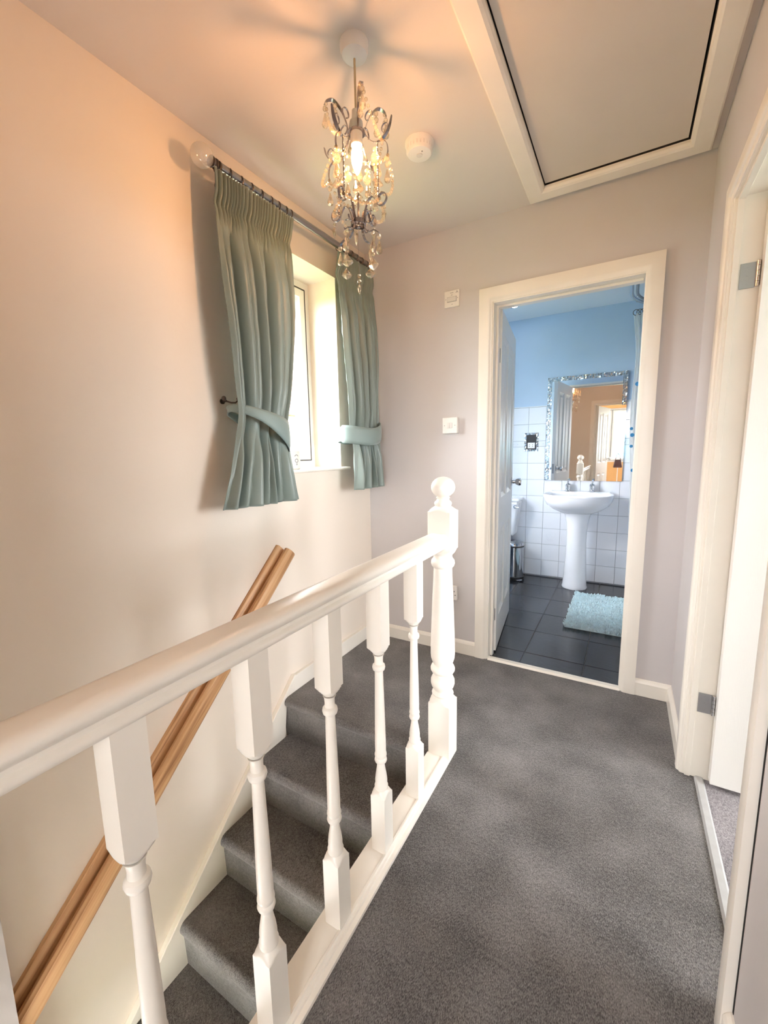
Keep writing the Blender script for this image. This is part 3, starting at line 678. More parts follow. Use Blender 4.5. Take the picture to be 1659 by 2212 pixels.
for k, a in enumerate(ANG):
    tdir = (-sin(a), cos(a), 0)
    # upper leaf arm rising above the gallery
    pts = spline([(0.024, 2.162), (0.030, 2.185), (0.044, 2.215), (0.066, 2.236), (0.086, 2.232), (0.094, 2.220)], 6)
    n = len(pts); wl = [0.004 + 0.009 * sin(pi * min(1, i / (n - 1)) ** 1.4) for i in range(n)]
    MB().strip([rz(a, r, z) for r, z in pts], tdir, wl, 0.0016).build('leaf_arm', 'silver', ch, smooth=True)
    # inner scroll
    pts = [(0.046 + 0.017 * (1 - t * .45) * cos(-0.6 + 5.2 * t) * 1.0, 2.186 + 0.017 * (1 - t * .45) * sin(-0.6 + 5.2 * t)) for t in [i / 22 for i in range(23)]]
    MB().strip([rz(a + R(40), r, z) for r, z in pts], (-sin(a + R(40)), cos(a + R(40)), 0), 0.0045, 0.0016).build('scroll', 'silver', ch, smooth=True)
    # middle arm with upturned leaf tip
    pts = spline([(0.026, 2.161), (0.036, 2.140), (0.056, 2.119), (0.078, 2.113), (0.100, 2.122), (0.114, 2.142), (0.121, 2.164)], 6)
    n = len(pts); wl = [0.0045 + 0.007 * max(0, sin(pi * (i / (n - 1) - .45) / .55)) * (i / (n - 1) > .45) for i in range(n)]
    MB().strip([rz(a + R(45), r, z) for r, z in pts], (-sin(a + R(45)), cos(a + R(45)), 0), wl, 0.0018).build('leaf_arm', 'silver', ch, smooth=True)
    pts = [(0.100 + 0.014 * (1 - t * .5) * cos(-2.2 - 4.6 * t), 2.142 + 0.014 * (1 - t * .5) * sin(-2.2 - 4.6 * t)) for t in [i / 20 for i in range(21)]]
    MB().strip([rz(a + R(45), r, z) for r, z in pts], (-sin(a + R(45)), cos(a + R(45)), 0), 0.004, 0.0016).build('scroll', 'silver', ch, smooth=True)
    # drooping arm that carries strands
    pts = spline([(0.074, 2.114), (0.090, 2.112), (0.103, 2.100), (0.107, 2.080), (0.104, 2.066)], 6)
    MB().strip([rz(a + R(45), r, z) for r, z in pts], (-sin(a + R(45)), cos(a + R(45)), 0), 0.005, 0.0016).build('drooping_arm', 'silver', ch, smooth=True)
    # twisted rod down to the lower tier
    path = [rz(a + R(45), 0.072, lerp(2.113, 1.958, i / 40)) for i in range(41)]
    tw = MB().tube([rz(a + R(45), 0.072 + 0.0011 * cos(i * 1.5), lerp(2.113, 1.952, i / 80), 0.0011 * sin(i * 1.5)) for i in range(81)], 0.0016, 5)
    tw.tube([rz(a + R(45), 0.072 - 0.0011 * cos(i * 1.5), lerp(2.113, 1.952, i / 80), -0.0011 * sin(i * 1.5)) for i in range(81)], 0.0016, 5)
    tw.build('twisted_rod', 'silver', ch, smooth=True)
    # lower scroll arm
    pts = [(0.084 + 0.020 * cos(-2.4 + 5.6 * (1 - t)) * (0.55 + .45 * t), 1.960 + 0.020 * sin(-2.4 + 5.6 * (1 - t)) * (0.55 + .45 * t)) for t in [i / 24 for i in range(25)]]
    pts2 = spline([pts[-1], (0.0640, 1.958), (0.050, 1.974), (0.033, 1.962), (0.022, 1.930), (0.020, 1.912), (0.024, 1.893), (0.038, 1.880), (0.056, 1.880), (0.072, 1.869)], 6)
    MB().strip([rz(a + R(45), r, z) for r, z in pts + pts2[1:]], (-sin(a + R(45)), cos(a + R(45)), 0), 0.0072, 0.0022).build('lower_scroll_arm', 'silver', ch, smooth=True)
    pts = [(0.042 + 0.019 * cos(1.2 + 5.0 * t) * (1 - .4 * t), 1.918 + 0.019 * sin(1.2 + 5.0 * t) * (1 - .4 * t)) for t in [i / 22 for i in range(23)]]
    MB().strip([rz(a + R(45), r, z) for r, z in pts], (-sin(a + R(45)), cos(a + R(45)), 0), 0.005, 0.0016).build('scroll', 'silver', ch, smooth=True)
    # crystals hung from the arms
    hang(rz(a, 0.092, 2.220), [('bead', 1), ('tear', 1.15)])
    hang(rz(a, 0.062, 2.233), [('bead', 1), ('bead', 1.1), ('tear', 1.0)])
    hang(rz(a + R(45), 0.104, 2.068), [('bead', 1.0), ('bead', 1.0), ('tear', 1.1)])
    hang(rz(a + R(30), 0.078, 2.090), [('bead', 0.9), ('ball', 1.0), ('icicle', 1.0)])
    hang(rz(a + R(75), 0.066, 2.092), [('bead', 0.9), ('tear', 0.9), ('fan', 0.85)])
    hang(rz(a + R(45), 0.092, 1.942), [('bead', 0.8), ('icicle', 1.0)])
    hang(rz(a + R(45), 0.072, 1.868), [('bead', 1.05), ('tear', 1.12)])
    hang(rz(a + R(38), 0.055, 1.878), [('bead', 0.9), ('icicle', 1.1), ('bead', .8), ('fan', 1.15)] if k % 2 else [('bead', 1.0), ('tear', 1.1), ('bead', .8), ('fan', 1.15)])
    hang(rz(a, 0.030, 2.072), [('bead', 1.0), ('ball', 1.1), ('tear', .95)] if k % 2 else [('bead', 1.0), ('tear', 1.1), ('fan', .9)])
    # swagged bead strands between the arms, upper and lower
    for (r0, z0, z1, sag, cnt) in ((0.088, 2.224, 2.110, 0.028, 13), (0.106, 2.066, 2.066, 0.050, 15), (0.076, 1.962, 1.962, 0.030, 13)):
        bs_ = MB()
        for i in range(cnt):
            t = i / (cnt - 1)
            a0 = a if z0 > 2.2 else a + R(45); a1 = a + R(45) if z0 > 2.2 else a + R(135)
            p = rz(lerp(a0, a1, t), r0, lerp(z0, z1, t) - sag * 4 * t * (1 - t)); bs_.sphere(p, 0.0050, 8, 5)
        bs_.build('bead_strand', 'crystal', ch, smooth=False)
MB().lathe([(0.0215, 1.918), (0.0235, 1.920), (0.0235, 1.908), (0.0215, 1.906), (0.0205, 1.912)], (CX, CY, 0), 28, cap=False).build('hub_ring', 'silver', ch, smooth=True)
MB().tube([(CX, CY, 1.985), (CX, CY, 1.905)], 0.003, 8).sphere((CX, CY, 1.903), 0.006, 10, 8).tube([(CX, CY, 1.985), (CX + .004, CY, 2.02)], [0.003, 0.0005], 6).build('centre_spike', 'silver', ch, smooth=True)
MB().strip([rz(ANG[0], -0.020, 1.912), rz(ANG[0], 0.020, 1.912)], (0, 0, 1), 0.004, 0.002).strip([rz(ANG[1], -0.020, 1.912), rz(ANG[1], 0.020, 1.912)], (0, 0, 1), 0.004, 0.002).build('hub_cross', 'silver', ch)
hang((CX - .01, CY, 1.895), [('icicle', 1.25)])
hang((CX, CY - .004, 1.770), [('bead', .9), ('bead', .9), ('icicle', 1.0)])
MB().tube([(CX, CY - .004, 1.905), (CX, CY - .004, 1.769)], 0.0006, 5).build('hanging_wire', 'silver', ch)

# ------------------------------------------------------------------ smoke alarm
sa = thing('smoke_alarm', (0.674, -0.655, H), 'round white smoke alarm on the ceiling beside the chandelier', 'smoke alarm')
MB().lathe([(0.055, 0), (0.055, -0.010), (0.052, -0.014), (0.0515, -0.016), (0.0505, -0.034), (0.045, -0.041), (0.030, -0.043), (0.0001, -0.043)], (0.674, -0.655, H), 36).build('housing', 'plastic', sa, smooth=True)
gr = MB()
for k in range(24):
    a = 2 * pi * k / 24
    gr.add([(0.674 + rr * cos(a + da), -0.655 + rr * sin(a + da), H + zz) for rr, zz in ((0.0513, -0.018), (0.0508, -0.031)) for da in (-.05, .05)] , [(0, 1, 3, 2)])
gr.build('vent_slots', 'plastic_grey', sa)
MB().lathe([(0.012, -0.0432), (0.012, -0.0455), (0.0001, -0.0460)], (0.674, -0.655, H), 20).build('test_button', 'plastic_grey', sa, smooth=True)
MB().box(0.690, 0.694, -0.672, -0.668, H - 0.0448, H - 0.0428).build('indicator', 'ink', sa)

# ------------------------------------------------------------------ wall plates
def screw(x, y, z, parent): MB().lathe([(0.0026, 0), (0.0022, 0.0008), (0.0001, 0.0008)], (0, 0, 0), 10).xf(Matrix.Translation((x, y, z)) @ Matrix.Rotation(pi / 2, 4, 'X')).build('screw', 'steel', parent)
fi = thing('isolator_switch', (0.561, 0.0, 1.994), 'white fan isolator switch plate high beside the bathroom doorway', 'switch')
MB().box(0.518, 0.604, -0.010, 0.0, 1.994, 2.080).build('plate', 'plastic', fi, bevel=0.003)
MB().box(0.536, 0.587, -0.0145, -0.009, 2.022, 2.046).build('rocker', 'plastic_grey', fi, bevel=0.002)
MB().box(0.5345, 0.5885, -0.0104, -0.0095, 2.0205, 2.0475).build('rocker_surround', 'ink', fi)
for x0, x1, z0 in ((0.552, 0.570, 2.066), (0.556, 0.566, 2.0545), (0.560, 0.566, 2.007)): MB().box(x0, x1, -0.0104, -0.0098, z0, z0 + 0.0022).build('printing', 'ink', fi)
for a in (90, 210, 330):
    MB().strip([(0.591, -0.0103, 2.068), (0.591 + 0.0075 * cos(R(a)), -0.0103, 2.068 + 0.0075 * sin(R(a)))], (0, 1, 0), 0.0006, 0.0024).build('fan_symbol', 'ink', fi)
screw(0.527, -0.010, 2.037, fi); screw(0.595, -0.010, 2.037, fi)
ls = thing('light_switch', (0.561, 0.0, 1.315), 'white two gang light switch on a raised box beside the bathroom doorway', 'switch')
MB().box(0.518, 0.604, -0.024, 0.0, 1.315, 1.401).build('back_box', 'plastic', ls, bevel=0.002)
MB().box(0.517, 0.605, -0.033, -0.024, 1.314, 1.402).build('plate', 'plastic', ls, bevel=0.003)
for x0 in (0.5475, 0.5625): MB().prism([(0, 0), (0.0055, 0), (0.0025, 0.030), (0, 0.030)], lambda p, q, t: (t, -0.0325 - p, 1.343 + q), x0, x0 + 0.0135).build('rocker', 'plastic_grey', ls, bevel=0.001)
screw(0.530, -0.033, 1.358, ls); screw(0.592, -0.033, 1.358, ls)
so = thing('power_socket', (0.561, 0.0, 0.332), 'white power socket low on the wall behind the newel post', 'socket')
MB().box(0.518, 0.604, -0.022, 0.0, 0.332, 0.418).build('plate', 'plastic', so, bevel=0.003)
for x0, z0, dx, dz in ((0.5895, 0.385, .004, .007), (0.578, 0.363, .007, .004), (0.596, 0.363, .007, .004)): MB().box(x0 - dx / 2, x0 + dx / 2, -0.0225, -0.0215, z0 - dz / 2, z0 + dz / 2).build('pin_hole', 'dark', so)
MB().box(0.532, 0.546, -0.026, -0.021, 0.368, 0.388).build('rocker', 'plastic', so, bevel=0.001)

# ================================================================== CURTAIN POLE, CURTAINS
PX, PZ = 0.098, 2.262
cp = thing('curtain_pole', (PX, -0.62, PZ), 'pewter curtain pole with glass ball finial above the window', 'curtain pole')
MB().tube([(PX, -1.158, PZ - 0.012), (PX, -0.090, PZ + 0.0105)], 0.0150, 20).build('pole', 'pewter', cp, smooth=True)
MB().sphere((PX, -1.202, PZ - 0.014), 0.0375, 32, 20).build('glass_finial', 'ball', cp, smooth=True)
for y_, r0 in ((-1.164, 0.019), (-1.153, 0.0155), (-1.146, 0.018)): MB().tube([(PX, y_ - 0.003, PZ - 0.012), (PX, y_ + 0.003, PZ - 0.012)], r0, 20).build('finial_collar', 'bronze', cp, smooth=True)
for y_ in (-1.050, -0.150):
    zz = PZ + (y_ + .59) * .021
    b_ = MB().tube([(0.0, y_, zz - 0.006), (0.080, y_, zz - 0.006), (PX, y_, zz - 0.017)], 0.006, 10)
    b_.lathe([(0.024, 0), (0.024, 0.005), (0.016, 0.009), (0.0001, 0.010)], (0, 0, 0), 20) if False else None
    b_.tube([(0.0, y_, zz - 0.006), (0.006, y_, zz - 0.006)], 0.024, 20).build('bracket', 'bronze', cp, smooth=True)
ring = MB()
RN, RS = 20, 8
ring.add([(( 0.0185 + 0.0022 * cos(2 * pi * j / RS)) * cos(2 * pi * i / RN), 0.0022 * sin(2 * pi * j / RS), (0.0185 + 0.0022 * cos(2 * pi * j / RS)) * sin(2 * pi * i / RN)) for i in range(RN) for j in range(RS)],
         [(i * RS + j, i * RS + (j + 1) % RS, ((i + 1) % RN) * RS + (j + 1) % RS, ((i + 1) % RN) * RS + j) for i in range(RN) for j in range(RS)])
rme = bpy.data.meshes.new('curtain_ring'); rme.from_pydata([p for p in ring.v], [], ring.f); rme.materials.append(M['bronze'])
for y_ in (-1.138, -1.132, -1.085, -1.035, -0.985, -0.935, -0.885, -0.84, -0.795, -0.765, -0.40, -0.35, -0.30, -0.25, -0.20, -0.15, -0.10):
    o = bpy.data.objects.new('curtain_ring', rme); COL.objects.link(o); o.parent = cp; o.location = V((PX, y_, PZ + (y_ + .59) * .021 - 0.005)) - wloc(cp); o.rotation_euler = (0, 0, random.uniform(-.25, .25))

from mathutils import noise as mnoise
def crom(keys, t):
    n = len(keys)
    for i in range(n - 1):
        if t <= keys[i + 1][0] or i == n - 2:
            t0, v0 = keys[i]; t1, v1 = keys[i + 1]; h = t1 - t0; x = (t - t0) / h
            m0 = (v1 - keys[i - 1][1]) / (t1 - keys[i - 1][0]) * h if i > 0 else (v1 - v0)
            m1 = (keys[i + 2][1] - v0) / (keys[i + 2][0] - t0) * h if i + 2 < n else (v1 - v0)
            return (2 * x ** 3 - 3 * x * x + 1) * v0 + (x ** 3 - 2 * x * x + x) * m0 + (-2 * x ** 3 + 3 * x * x) * v1 + (x ** 3 - x * x) * m1
def curtain_mesh(keysL, keysR, xb, nfold, ztop_fn, zbot, amp, seed, npleat, tiez, lean):
    rnd = random.Random(seed)
    ph = [rnd.uniform(0, 6.28) for _ in range(8)]
    wob = [rnd.uniform(0.65, 1.25) for _ in range(nfold + 3)]
    def fn(u, v):
        yl, yr = crom(keysL, v), crom(keysR, v)
        z = lerp(ztop_fn(u), zbot, v)
        head = 1 - smoothstep((v - 0.075) / 0.05)
        near = math.exp(-((tiez - v) / 0.07) ** 2)
        drift = 0.05 * sin(2.2 * v + ph[0]) + 0.035 * sin(2 * pi * u + ph[3])
        k = nfold * (u + drift * u * (1 - u) * 4) + 0.25
        i = int(math.floor(k)); fr = k - i
        wv = lerp(wob[i % len(wob)], wob[(i + 1) % len(wob)], smoothstep(fr))
        S = 2 * abs(sin(pi * k)) ** 0.75 - 1
        S2 = 2 * abs(sin(pi * (k * 2.0 + 0.3 + 0.4 * sin(3 * v + ph[1])))) ** 0.9 - 1
        grow = smoothstep((v - 0.07) / 0.22)
        below = smoothstep((v - tiez) / 0.2)
        A_ = amp * grow * (1 - 0.40 * near + 0.35 * below)
        fold = A_ * (wv * S + 0.30 * S2 * (1 - near))
        pk = npleat * u + 0.35 * sin(2 * pi * u * 3 + ph[2])
        fade = 1 - smoothstep((v - 0.085) / 0.09)
        pleat = 0.0125 * (2 * abs(sin(pi * pk)) - 1) * fade * (0.65 + 0.35 * sin(pi * min(1, v / 0.09)))
        pinch = -0.010 * math.exp(-((v - 0.092) / 0.018) ** 2)
        wr_ = 0.0075 * mnoise.noise((u * 5, v * 5 + seed, 0.3)) * grow + 0.0028 * mnoise.noise((u * 14, v * 16, seed)) * grow
        edge = 0.5 + 0.5 * smoothstep(min(u, 1 - u) / 0.06)
        x = xb + fold * edge + pleat + pinch + wr_ + lean(v)
        y = lerp(yl, yr, u) + 0.35 * A_ * cos(pi * k) * abs(sin(pi * k)) * edge
        return (x, y, z + 0.004 * S * below * (v > .9))
    return fn
def add_curtain(name, fn, origin, label, nu=190, nv=110):
    root = thing(name, origin, label, 'curtain', 'duck egg green curtains at the landing window')
    c_ = MB().grid(fn, nu, nv).build('drape', 'curtain', root, smooth=True)
    c_.data.shade_smooth() if hasattr(c_.data, 'shade_smooth') else None
    md = c_.modifiers.new('cloth_thickness', 'SOLIDIFY'); md.thickness = 0.0025; md.offset = 0
    return root
zt = lambda y: PZ + (y + .59) * .021
# left curtain
L1 = [(0, -1.166), (0.155, -1.176), (0.305, -1.178), (0.5, -1.168), (0.64, -1.154), (0.71, -1.146), (0.80, -1.182), (1.0, -1.256)]
R1 = [(0, -0.758), (0.06, -0.776), (0.21, -0.788), (0.37, -0.806), (0.53, -0.834), (0.68, -0.868), (0.76, -0.884), (0.83, -0.880), (0.91, -0.868), (1.0, -0.842)]
fnL = curtain_mesh(L1, R1, 0.112, 4, lambda u: zt(lerp(-1.150, -0.758, u)) - 0.022 - 0.005 * abs(sin(9 * u)), 1.008, 0.034, 3, 26, 0.73, lambda v: 0.012 * smoothstep((v - .1) / .4))
cl = add_curtain('curtain', fnL, (0.10, -1.0, 1.0), 'duck egg green silky curtain with pencil pleats at the glass ball end of the pole')
# right curtain
L2 = [(0, -0.408), (0.04, -0.414), (0.15, -0.430), (0.34, -0.431), (0.56, -0.411), (0.71, -0.385), (0.80, -0.366), (1.0, -0.364)]
R2 = [(0, -0.100), (0.14, -0.080), (0.36, -0.074), (0.67, -0.082), (0.80, -0.070), (1.0, -0.040)]
fnR = curtain_mesh(L2, R2, 0.104, 4, lambda u: zt(lerp(-0.408, -0.1, u)) - 0.022 - 0.005 * abs(sin(8 * u)), 1.006, 0.032, 11, 22, 0.73, lambda v: 0.010 * smoothstep((v - .1) / .4))
cr = add_curtain('curtain', fnR, (0.10, -0.25, 1.0), 'duck egg green silky curtain hanging in the corner next to the end wall')

def tieback(root, cy, z_hook, y_hook, yl, yr, xf, zfun, w0, w1, hook_right=False):
    """band that wraps round the front of the curtain; s runs from the hook across the front and back behind"""
    N = 48
    def fn(u, v):
        a = -pi * 0.5 + 2 * pi * u             # u=0 at the wall side
        t = (1 - cos(2 * pi * u)) / 2
        side = (u * 2 if u < .5 else 2 - 2 * u)
        y = None
        # ellipse-like loop
        cyy = (yl + yr) / 2; hy = (yr - yl) / 2
        ang = 2 * pi * u + (pi if not hook_right else 0)
        y = cyy + hy * cos(ang); x = 0.085 + (xf - 0.085) * sin(ang) * (-1 if not hook_right else 1)
        x = max(x, 0.022)
        fr = (y - yl) / (yr - yl)
        zc = zfun(fr)
        wd = lerp(w0, w1, smoothstep(fr if not hook_right else 1 - fr))
        if x < 0.085: wd *= 0.8
        bow = 0.006 * sin(pi * v)
        return (x + bow, y, zc + wd * (0.5 - v))
    b_ = MB().grid(fn, N, 6, wrapu=True).build('tieback', 'curtain2', root, smooth=True)
    md = b_.modifiers.new('cloth_thickness', 'SOLIDIFY'); md.thickness = 0.004; md.offset = 0
tieback(cl, 0, 1.42, -1.10, -1.138, -0.862, 0.186, lambda f: 1.398 - 0.122 * f ** 1.05, 0.034, 0.122)
tieback(cr, 0, 1.36, -0.03, -0.402, -0.060, 0.182, lambda f: 1.318 - 0.030 * sin(pi * f) + 0.035 * f, 0.096, 0.096, True)
# hold-back hooks on the wall
hk = thing('tieback_hook', (0.0, -1.112, 1.430), 'small dark bronze tieback hook on the wall beside the window', 'hook')
MB().tube([(0.0, -1.112, 1.432), (0.005, -1.112, 1.432)], 0.011, 14).build('base', 'bronze', hk, smooth=True)
MB().tube([(0.004, -1.112, 1.432), (0.030, -1.112, 1.430), (0.048, -1.108, 1.424), (0.058, -1.094, 1.424), (0.060, -1.082, 1.434)], 0.0035, 8).sphere((0.060, -1.080, 1.440), 0.0085, 12, 8).sphere((0.034, -1.130, 1.440), 0.0095, 12, 8).tube([(0.030, -1.112, 1.430), (0.034, -1.130, 1.440)], 0.003, 8).build('prongs', 'bronze', hk, smooth=True)

# ------------------------------------------------------------------ candle pot on the sill
cd = thing('candle_pot', (-0.045, -0.668, 1.1375), 'white candle pot with grey printed letters on the window sill', 'candle')
MB().lathe([(0.036, 0), (0.040, 0.004), (0.0405, 0.088), (0.0385, 0.092), (0.036, 0.090), (0.036, 0.070), (0.0001, 0.070)], (-0.045, -0.668, 1.1375), 32).build('pot', 'candle', cd, smooth=True)
MB().tube([(-0.045, -0.668, 1.206), (-0.045, -0.668, 1.220)], 0.0012, 6).build('wick', 'ink', cd)
def arc_print(z0, rad, a0, a1, wd):
    p_ = MB(); n = 16; vs_ = []; base = R(-16)
    for i in range(n + 1):
        a = lerp(a0, a1, i / n)
        for rr in (rad - wd / 2, rad + wd / 2):
            h = rr * cos(a); z = z0 + rr * sin(a); th = base + h / 0.0407; vs_.append((-0.045 + 0.0409 * cos(th), -0.668 + 0.0409 * sin(th), z))
    p_.add(vs_, [(2 * i, 2 * i + 1, 2 * i + 3, 2 * i + 2) for i in range(n)]); p_.build('printing', 'ink', cd)
arc_print(1.1375 + 0.064, 0.009, R(10), R(170), 0.004); arc_print(1.1375 + 0.044, 0.0085, 0, 2 * pi, 0.004); arc_print(1.1375 + 0.026, 0.003, 0, 2 * pi, 0.003)

# ================================================================== BATHROOM
# wall tiles on the end wall, one object per tile
TP, TX0 = 0.1545, 0.628
def tile_obj(name, w_, h_, parent, loc, m_, th=0.006):
    b_ = MB(); e = 0.0012
    b_.add([(0, 0, 0), (w_, 0, 0), (w_, 0, h_), (0, 0, h_), (0, -th + e, 0), (w_, -th + e, 0), (w_, -th + e, h_), (0, -th + e, h_), (e, -th, e), (w_ - e, -th, e), (w_ - e, -th, h_ - e), (e, -th, h_ - e)],
           [(0, 1, 5, 4), (1, 2, 6, 5), (2, 3, 7, 6), (3, 0, 4, 7), (4, 5, 9, 8), (5, 6, 10, 9), (6, 7, 11, 10), (7, 4, 8, 11), (8, 9, 10, 11)])
    b_.v = [p + V(loc) for p in b_.v]
    return b_.build(name, m_, parent, origin=loc)
MB().box(0.0, WB, YB - 0.003, YB + 0.001, 0.0, 1.602).build('grout', 'grout', wbb)
zrow = [0.014 + 0.1535 * k for k in range(8)] + [1.2945, 1.448]
full = None; gp = 0.0026
ncol0 = -4; ncol1 = 10
for r_i, z0 in enumerate(zrow):
    for cidx in range(ncol0, ncol1 + 1):
        x0 = TX0 + TP * cidx
        if x0 > WB - 0.02 or x0 < -0.01: continue
        if full is None: full = tile_obj('tile', TP - gp, 0.1535 - gp, wbb, (x0, YB - 0.002, z0), 'tile')
        else: dup(full, wbb, V((x0, YB - 0.002, z0)) - wloc(wbb))
bt = None
for cidx in range(ncol0, ncol1 + 1):
    x0 = TX0 + TP * cidx
    if x0 > WB - 0.02 or x0 < -0.01: continue
    if bt is None:
        bt = tile_obj('border_tile', TP - gp, 0.0525 - gp, wbb, (x0, YB - 0.002, 1.2420), 'tile')
        em = MB()
        for q in range(4):
            cxx = x0 + TP * (q + 0.5) / 4
            em.tube([(cxx + 0.013 * cos(2 * pi * t / 14), YB - 0.0085, 1.267 + 0.013 * sin(2 * pi * t / 14)) for t in range(14)], 0.0022, 5, closed=True).sphere((cxx, YB - 0.0085, 1.267), 0.005, 8, 5)
        em.build('embossing', 'tile', bt, smooth=True)
    else:
        b2 = dup(bt, wbb, V((x0, YB - 0.002, 1.2420)) - wloc(wbb)); dup(bt.children[0], b2, bt.children[0].location)
# embossed rosette tile
rs = MB()
cx_, cz_ = TX0 + TP * 1.5, 0.014 + 0.1535 * 2.5
for q in range(6):
    a = 2 * pi * q / 6
    rs.tube([(cx_ + 0.020 * cos(a) + 0.014 * cos(2 * pi * t / 12), YB - 0.0083, cz_ + 0.020 * sin(a) + 0.014 * sin(2 * pi * t / 12)) for t in range(12)], 0.0018, 5, closed=True)
rs.tube([(cx_ + 0.043 * cos(2 * pi * t / 24), YB - 0.0083, cz_ + 0.043 * sin(2 * pi * t / 24)) for t in range(24)], 0.0016, 5, closed=True)
rs.build('rosette', 'tile', wbb, smooth=True)
MB().prism([(0, 0), (0.010, 0), (0.010, 0.004), (0.006, 0.008), (0, 0.008)], lambda p, q, t: (t, YB - p, 1.6015 + q), 0.0, WB).build('tile_edging', 'tile', wbb)
# floor tiles
flb = bpy.data.objects['floor_bathroom']
fx = [0.640 + 0.3265 * k for k in range(-2, 5)]; fy = [0.180 + 0.335 * k for k in range(0, 5)]; fx[0] = 0.0
ys_ = [0.028] + fy + [YB]; g2 = 0.003
cache = {}
for i in range(len(fx)):
    x0 = fx[i]; x1 = fx[i + 1] if i + 1 < len(fx) else WB
    for j in range(len(ys_) - 1):
        y0, y1 = ys_[j], ys_[j + 1]; key = (round(x1 - x0, 4), round(y1 - y0, 4))
        if key in cache:
            dup(cache[key], flb, V((x0, y0, -0.004)) - wloc(flb)); continue
        b_ = MB(); a, b, e = x1 - x0 - g2, y1 - y0 - g2, 0.0016
        b_.add([(0, 0, 0), (a, 0, 0), (a, b, 0), (0, b, 0), (0, 0, 0.004), (a, 0, 0.004), (a, b, 0.004), (0, b, 0.004), (e, e, 0.0056), (a - e, e, 0.0056), (a - e, b - e, 0.0056), (e, b - e, 0.0056)],
               [(0, 1, 5, 4), (1, 2, 6, 5), (2, 3, 7, 6), (3, 0, 4, 7), (4, 5, 9, 8), (5, 6, 10, 9), (6, 7, 11, 10), (7, 4, 8, 11), (8, 9, 10, 11)])
        b_.v = [p + V((x0, y0, -0.004)) for p in b_.v]
        cache[key] = b_.build('tile', 'ftile', flb, origin=(x0, y0, -0.004))

# basin on pedestal
SX, SY = 1.090, 1.610
sk = thing('pedestal_basin', (SX, SY, 0.0), 'white ceramic wash basin on a tall pedestal under the mirror', 'basin')
def basin_pt(a, rad, z):
    """plan: rounded front, flattened back"""
    c_, s_ = cos(a), sin(a)
    ex = 2.4 if s_ < 0 else 3.6
    k = (abs(c_) ** ex + abs(s_) ** ex) ** (-1 / ex)
    return (SX + 0.276 * rad * c_ * k, SY + 0.008 + (0.222 if s_ < 0 else 0.196) * rad * s_ * k, z)
prf = [(0.36, 0.662), (0.50, 0.672), (0.70, 0.698), (0.88, 0.735), (0.965, 0.775), (0.995, 0.805), (1.0, 0.818), (0.992, 0.826), (0.972, 0.829), (0.93, 0.826), (0.89, 0.815), (0.82, 0.775), (0.66, 0.735), (0.40, 0.715), (0.06, 0.708)]
S = 64; b_ = MB(); vs_ = []
for rad, z in prf:
    for k in range(S):
        a = 2 * pi * k / S; p = basin_pt(a, rad, z)
        if rad < 0.9 and z > 0.70 and prf.index((rad, z)) > 9: p = (p[0], p[1] - 0.035 * (1 - rad) - 0.022, p[2])
        vs_.append(p)
fs_ = [(i * S + k, i * S + (k + 1) % S, (i + 1) * S + (k + 1) % S, (i + 1) * S + k) for i in range(len(prf) - 1) for k in range(S)]
fs_ += [tuple(range(S - 1, -1, -1)), tuple(range((len(prf) - 1) * S, len(prf) * S))]
b_.add(vs_, fs_); b_.build('basin', 'ceramic', sk, smooth=True)
MB().box(SX - 0.245, SX + 0.245, YB - 0.072, YB - 0.004, 0.800, 0.838).build('tap_ledge', 'ceramic', sk, bevel=0.012, seg=3)
pp = [(0.104, 0.0), (0.106, 0.010), (0.100, 0.03), (0.093, 0.12), (0.086, 0.26), (0.081, 0.40), (0.082, 0.50), (0.089, 0.58), (0.103, 0.645), (0.113, 0.668), (0.110, 0.672)]
MB().lathe(pp, (SX + 0.005, SY + 0.02, 0), 40, ax=(0.98, 1.05)).build('pedestal', 'ceramic', sk, smooth=True)
for x_ in (SX - 0.098, SX + 0.098):
    t_ = thing('basin_tap', (x_, YB - 0.05, 0.838), 'chrome lever pillar tap at the %s end of the basin ledge' % ('left' if x_ < SX else 'right'), 'tap', 'taps on the basin')
    MB().lathe([(0.026, 0), (0.026, 0.006), (0.020, 0.010), (0.0195, 0.040), (0.022, 0.044), (0.022, 0.060), (0.016, 0.067), (0.0001, 0.069)], (x_, YB - 0.05, 0.838), 20).build('body', 'chrome', t_, smooth=True)
    MB().tube([(x_, YB - 0.055, 0.862), (x_, YB - 0.095, 0.868), (x_, YB - 0.125, 0.862), (x_, YB - 0.130, 0.850)], [0.011, 0.010, 0.009, 0.009], 12).build('spout', 'chrome', t_, smooth=True)
    MB().tube([(x_, YB - 0.048, 0.898), (x_, YB - 0.046, 0.918), (x_ + .004, YB - 0.060, 0.944)], [0.008, 0.007, 0.008], 10).build('lever', 'chrome', t_, smooth=True)

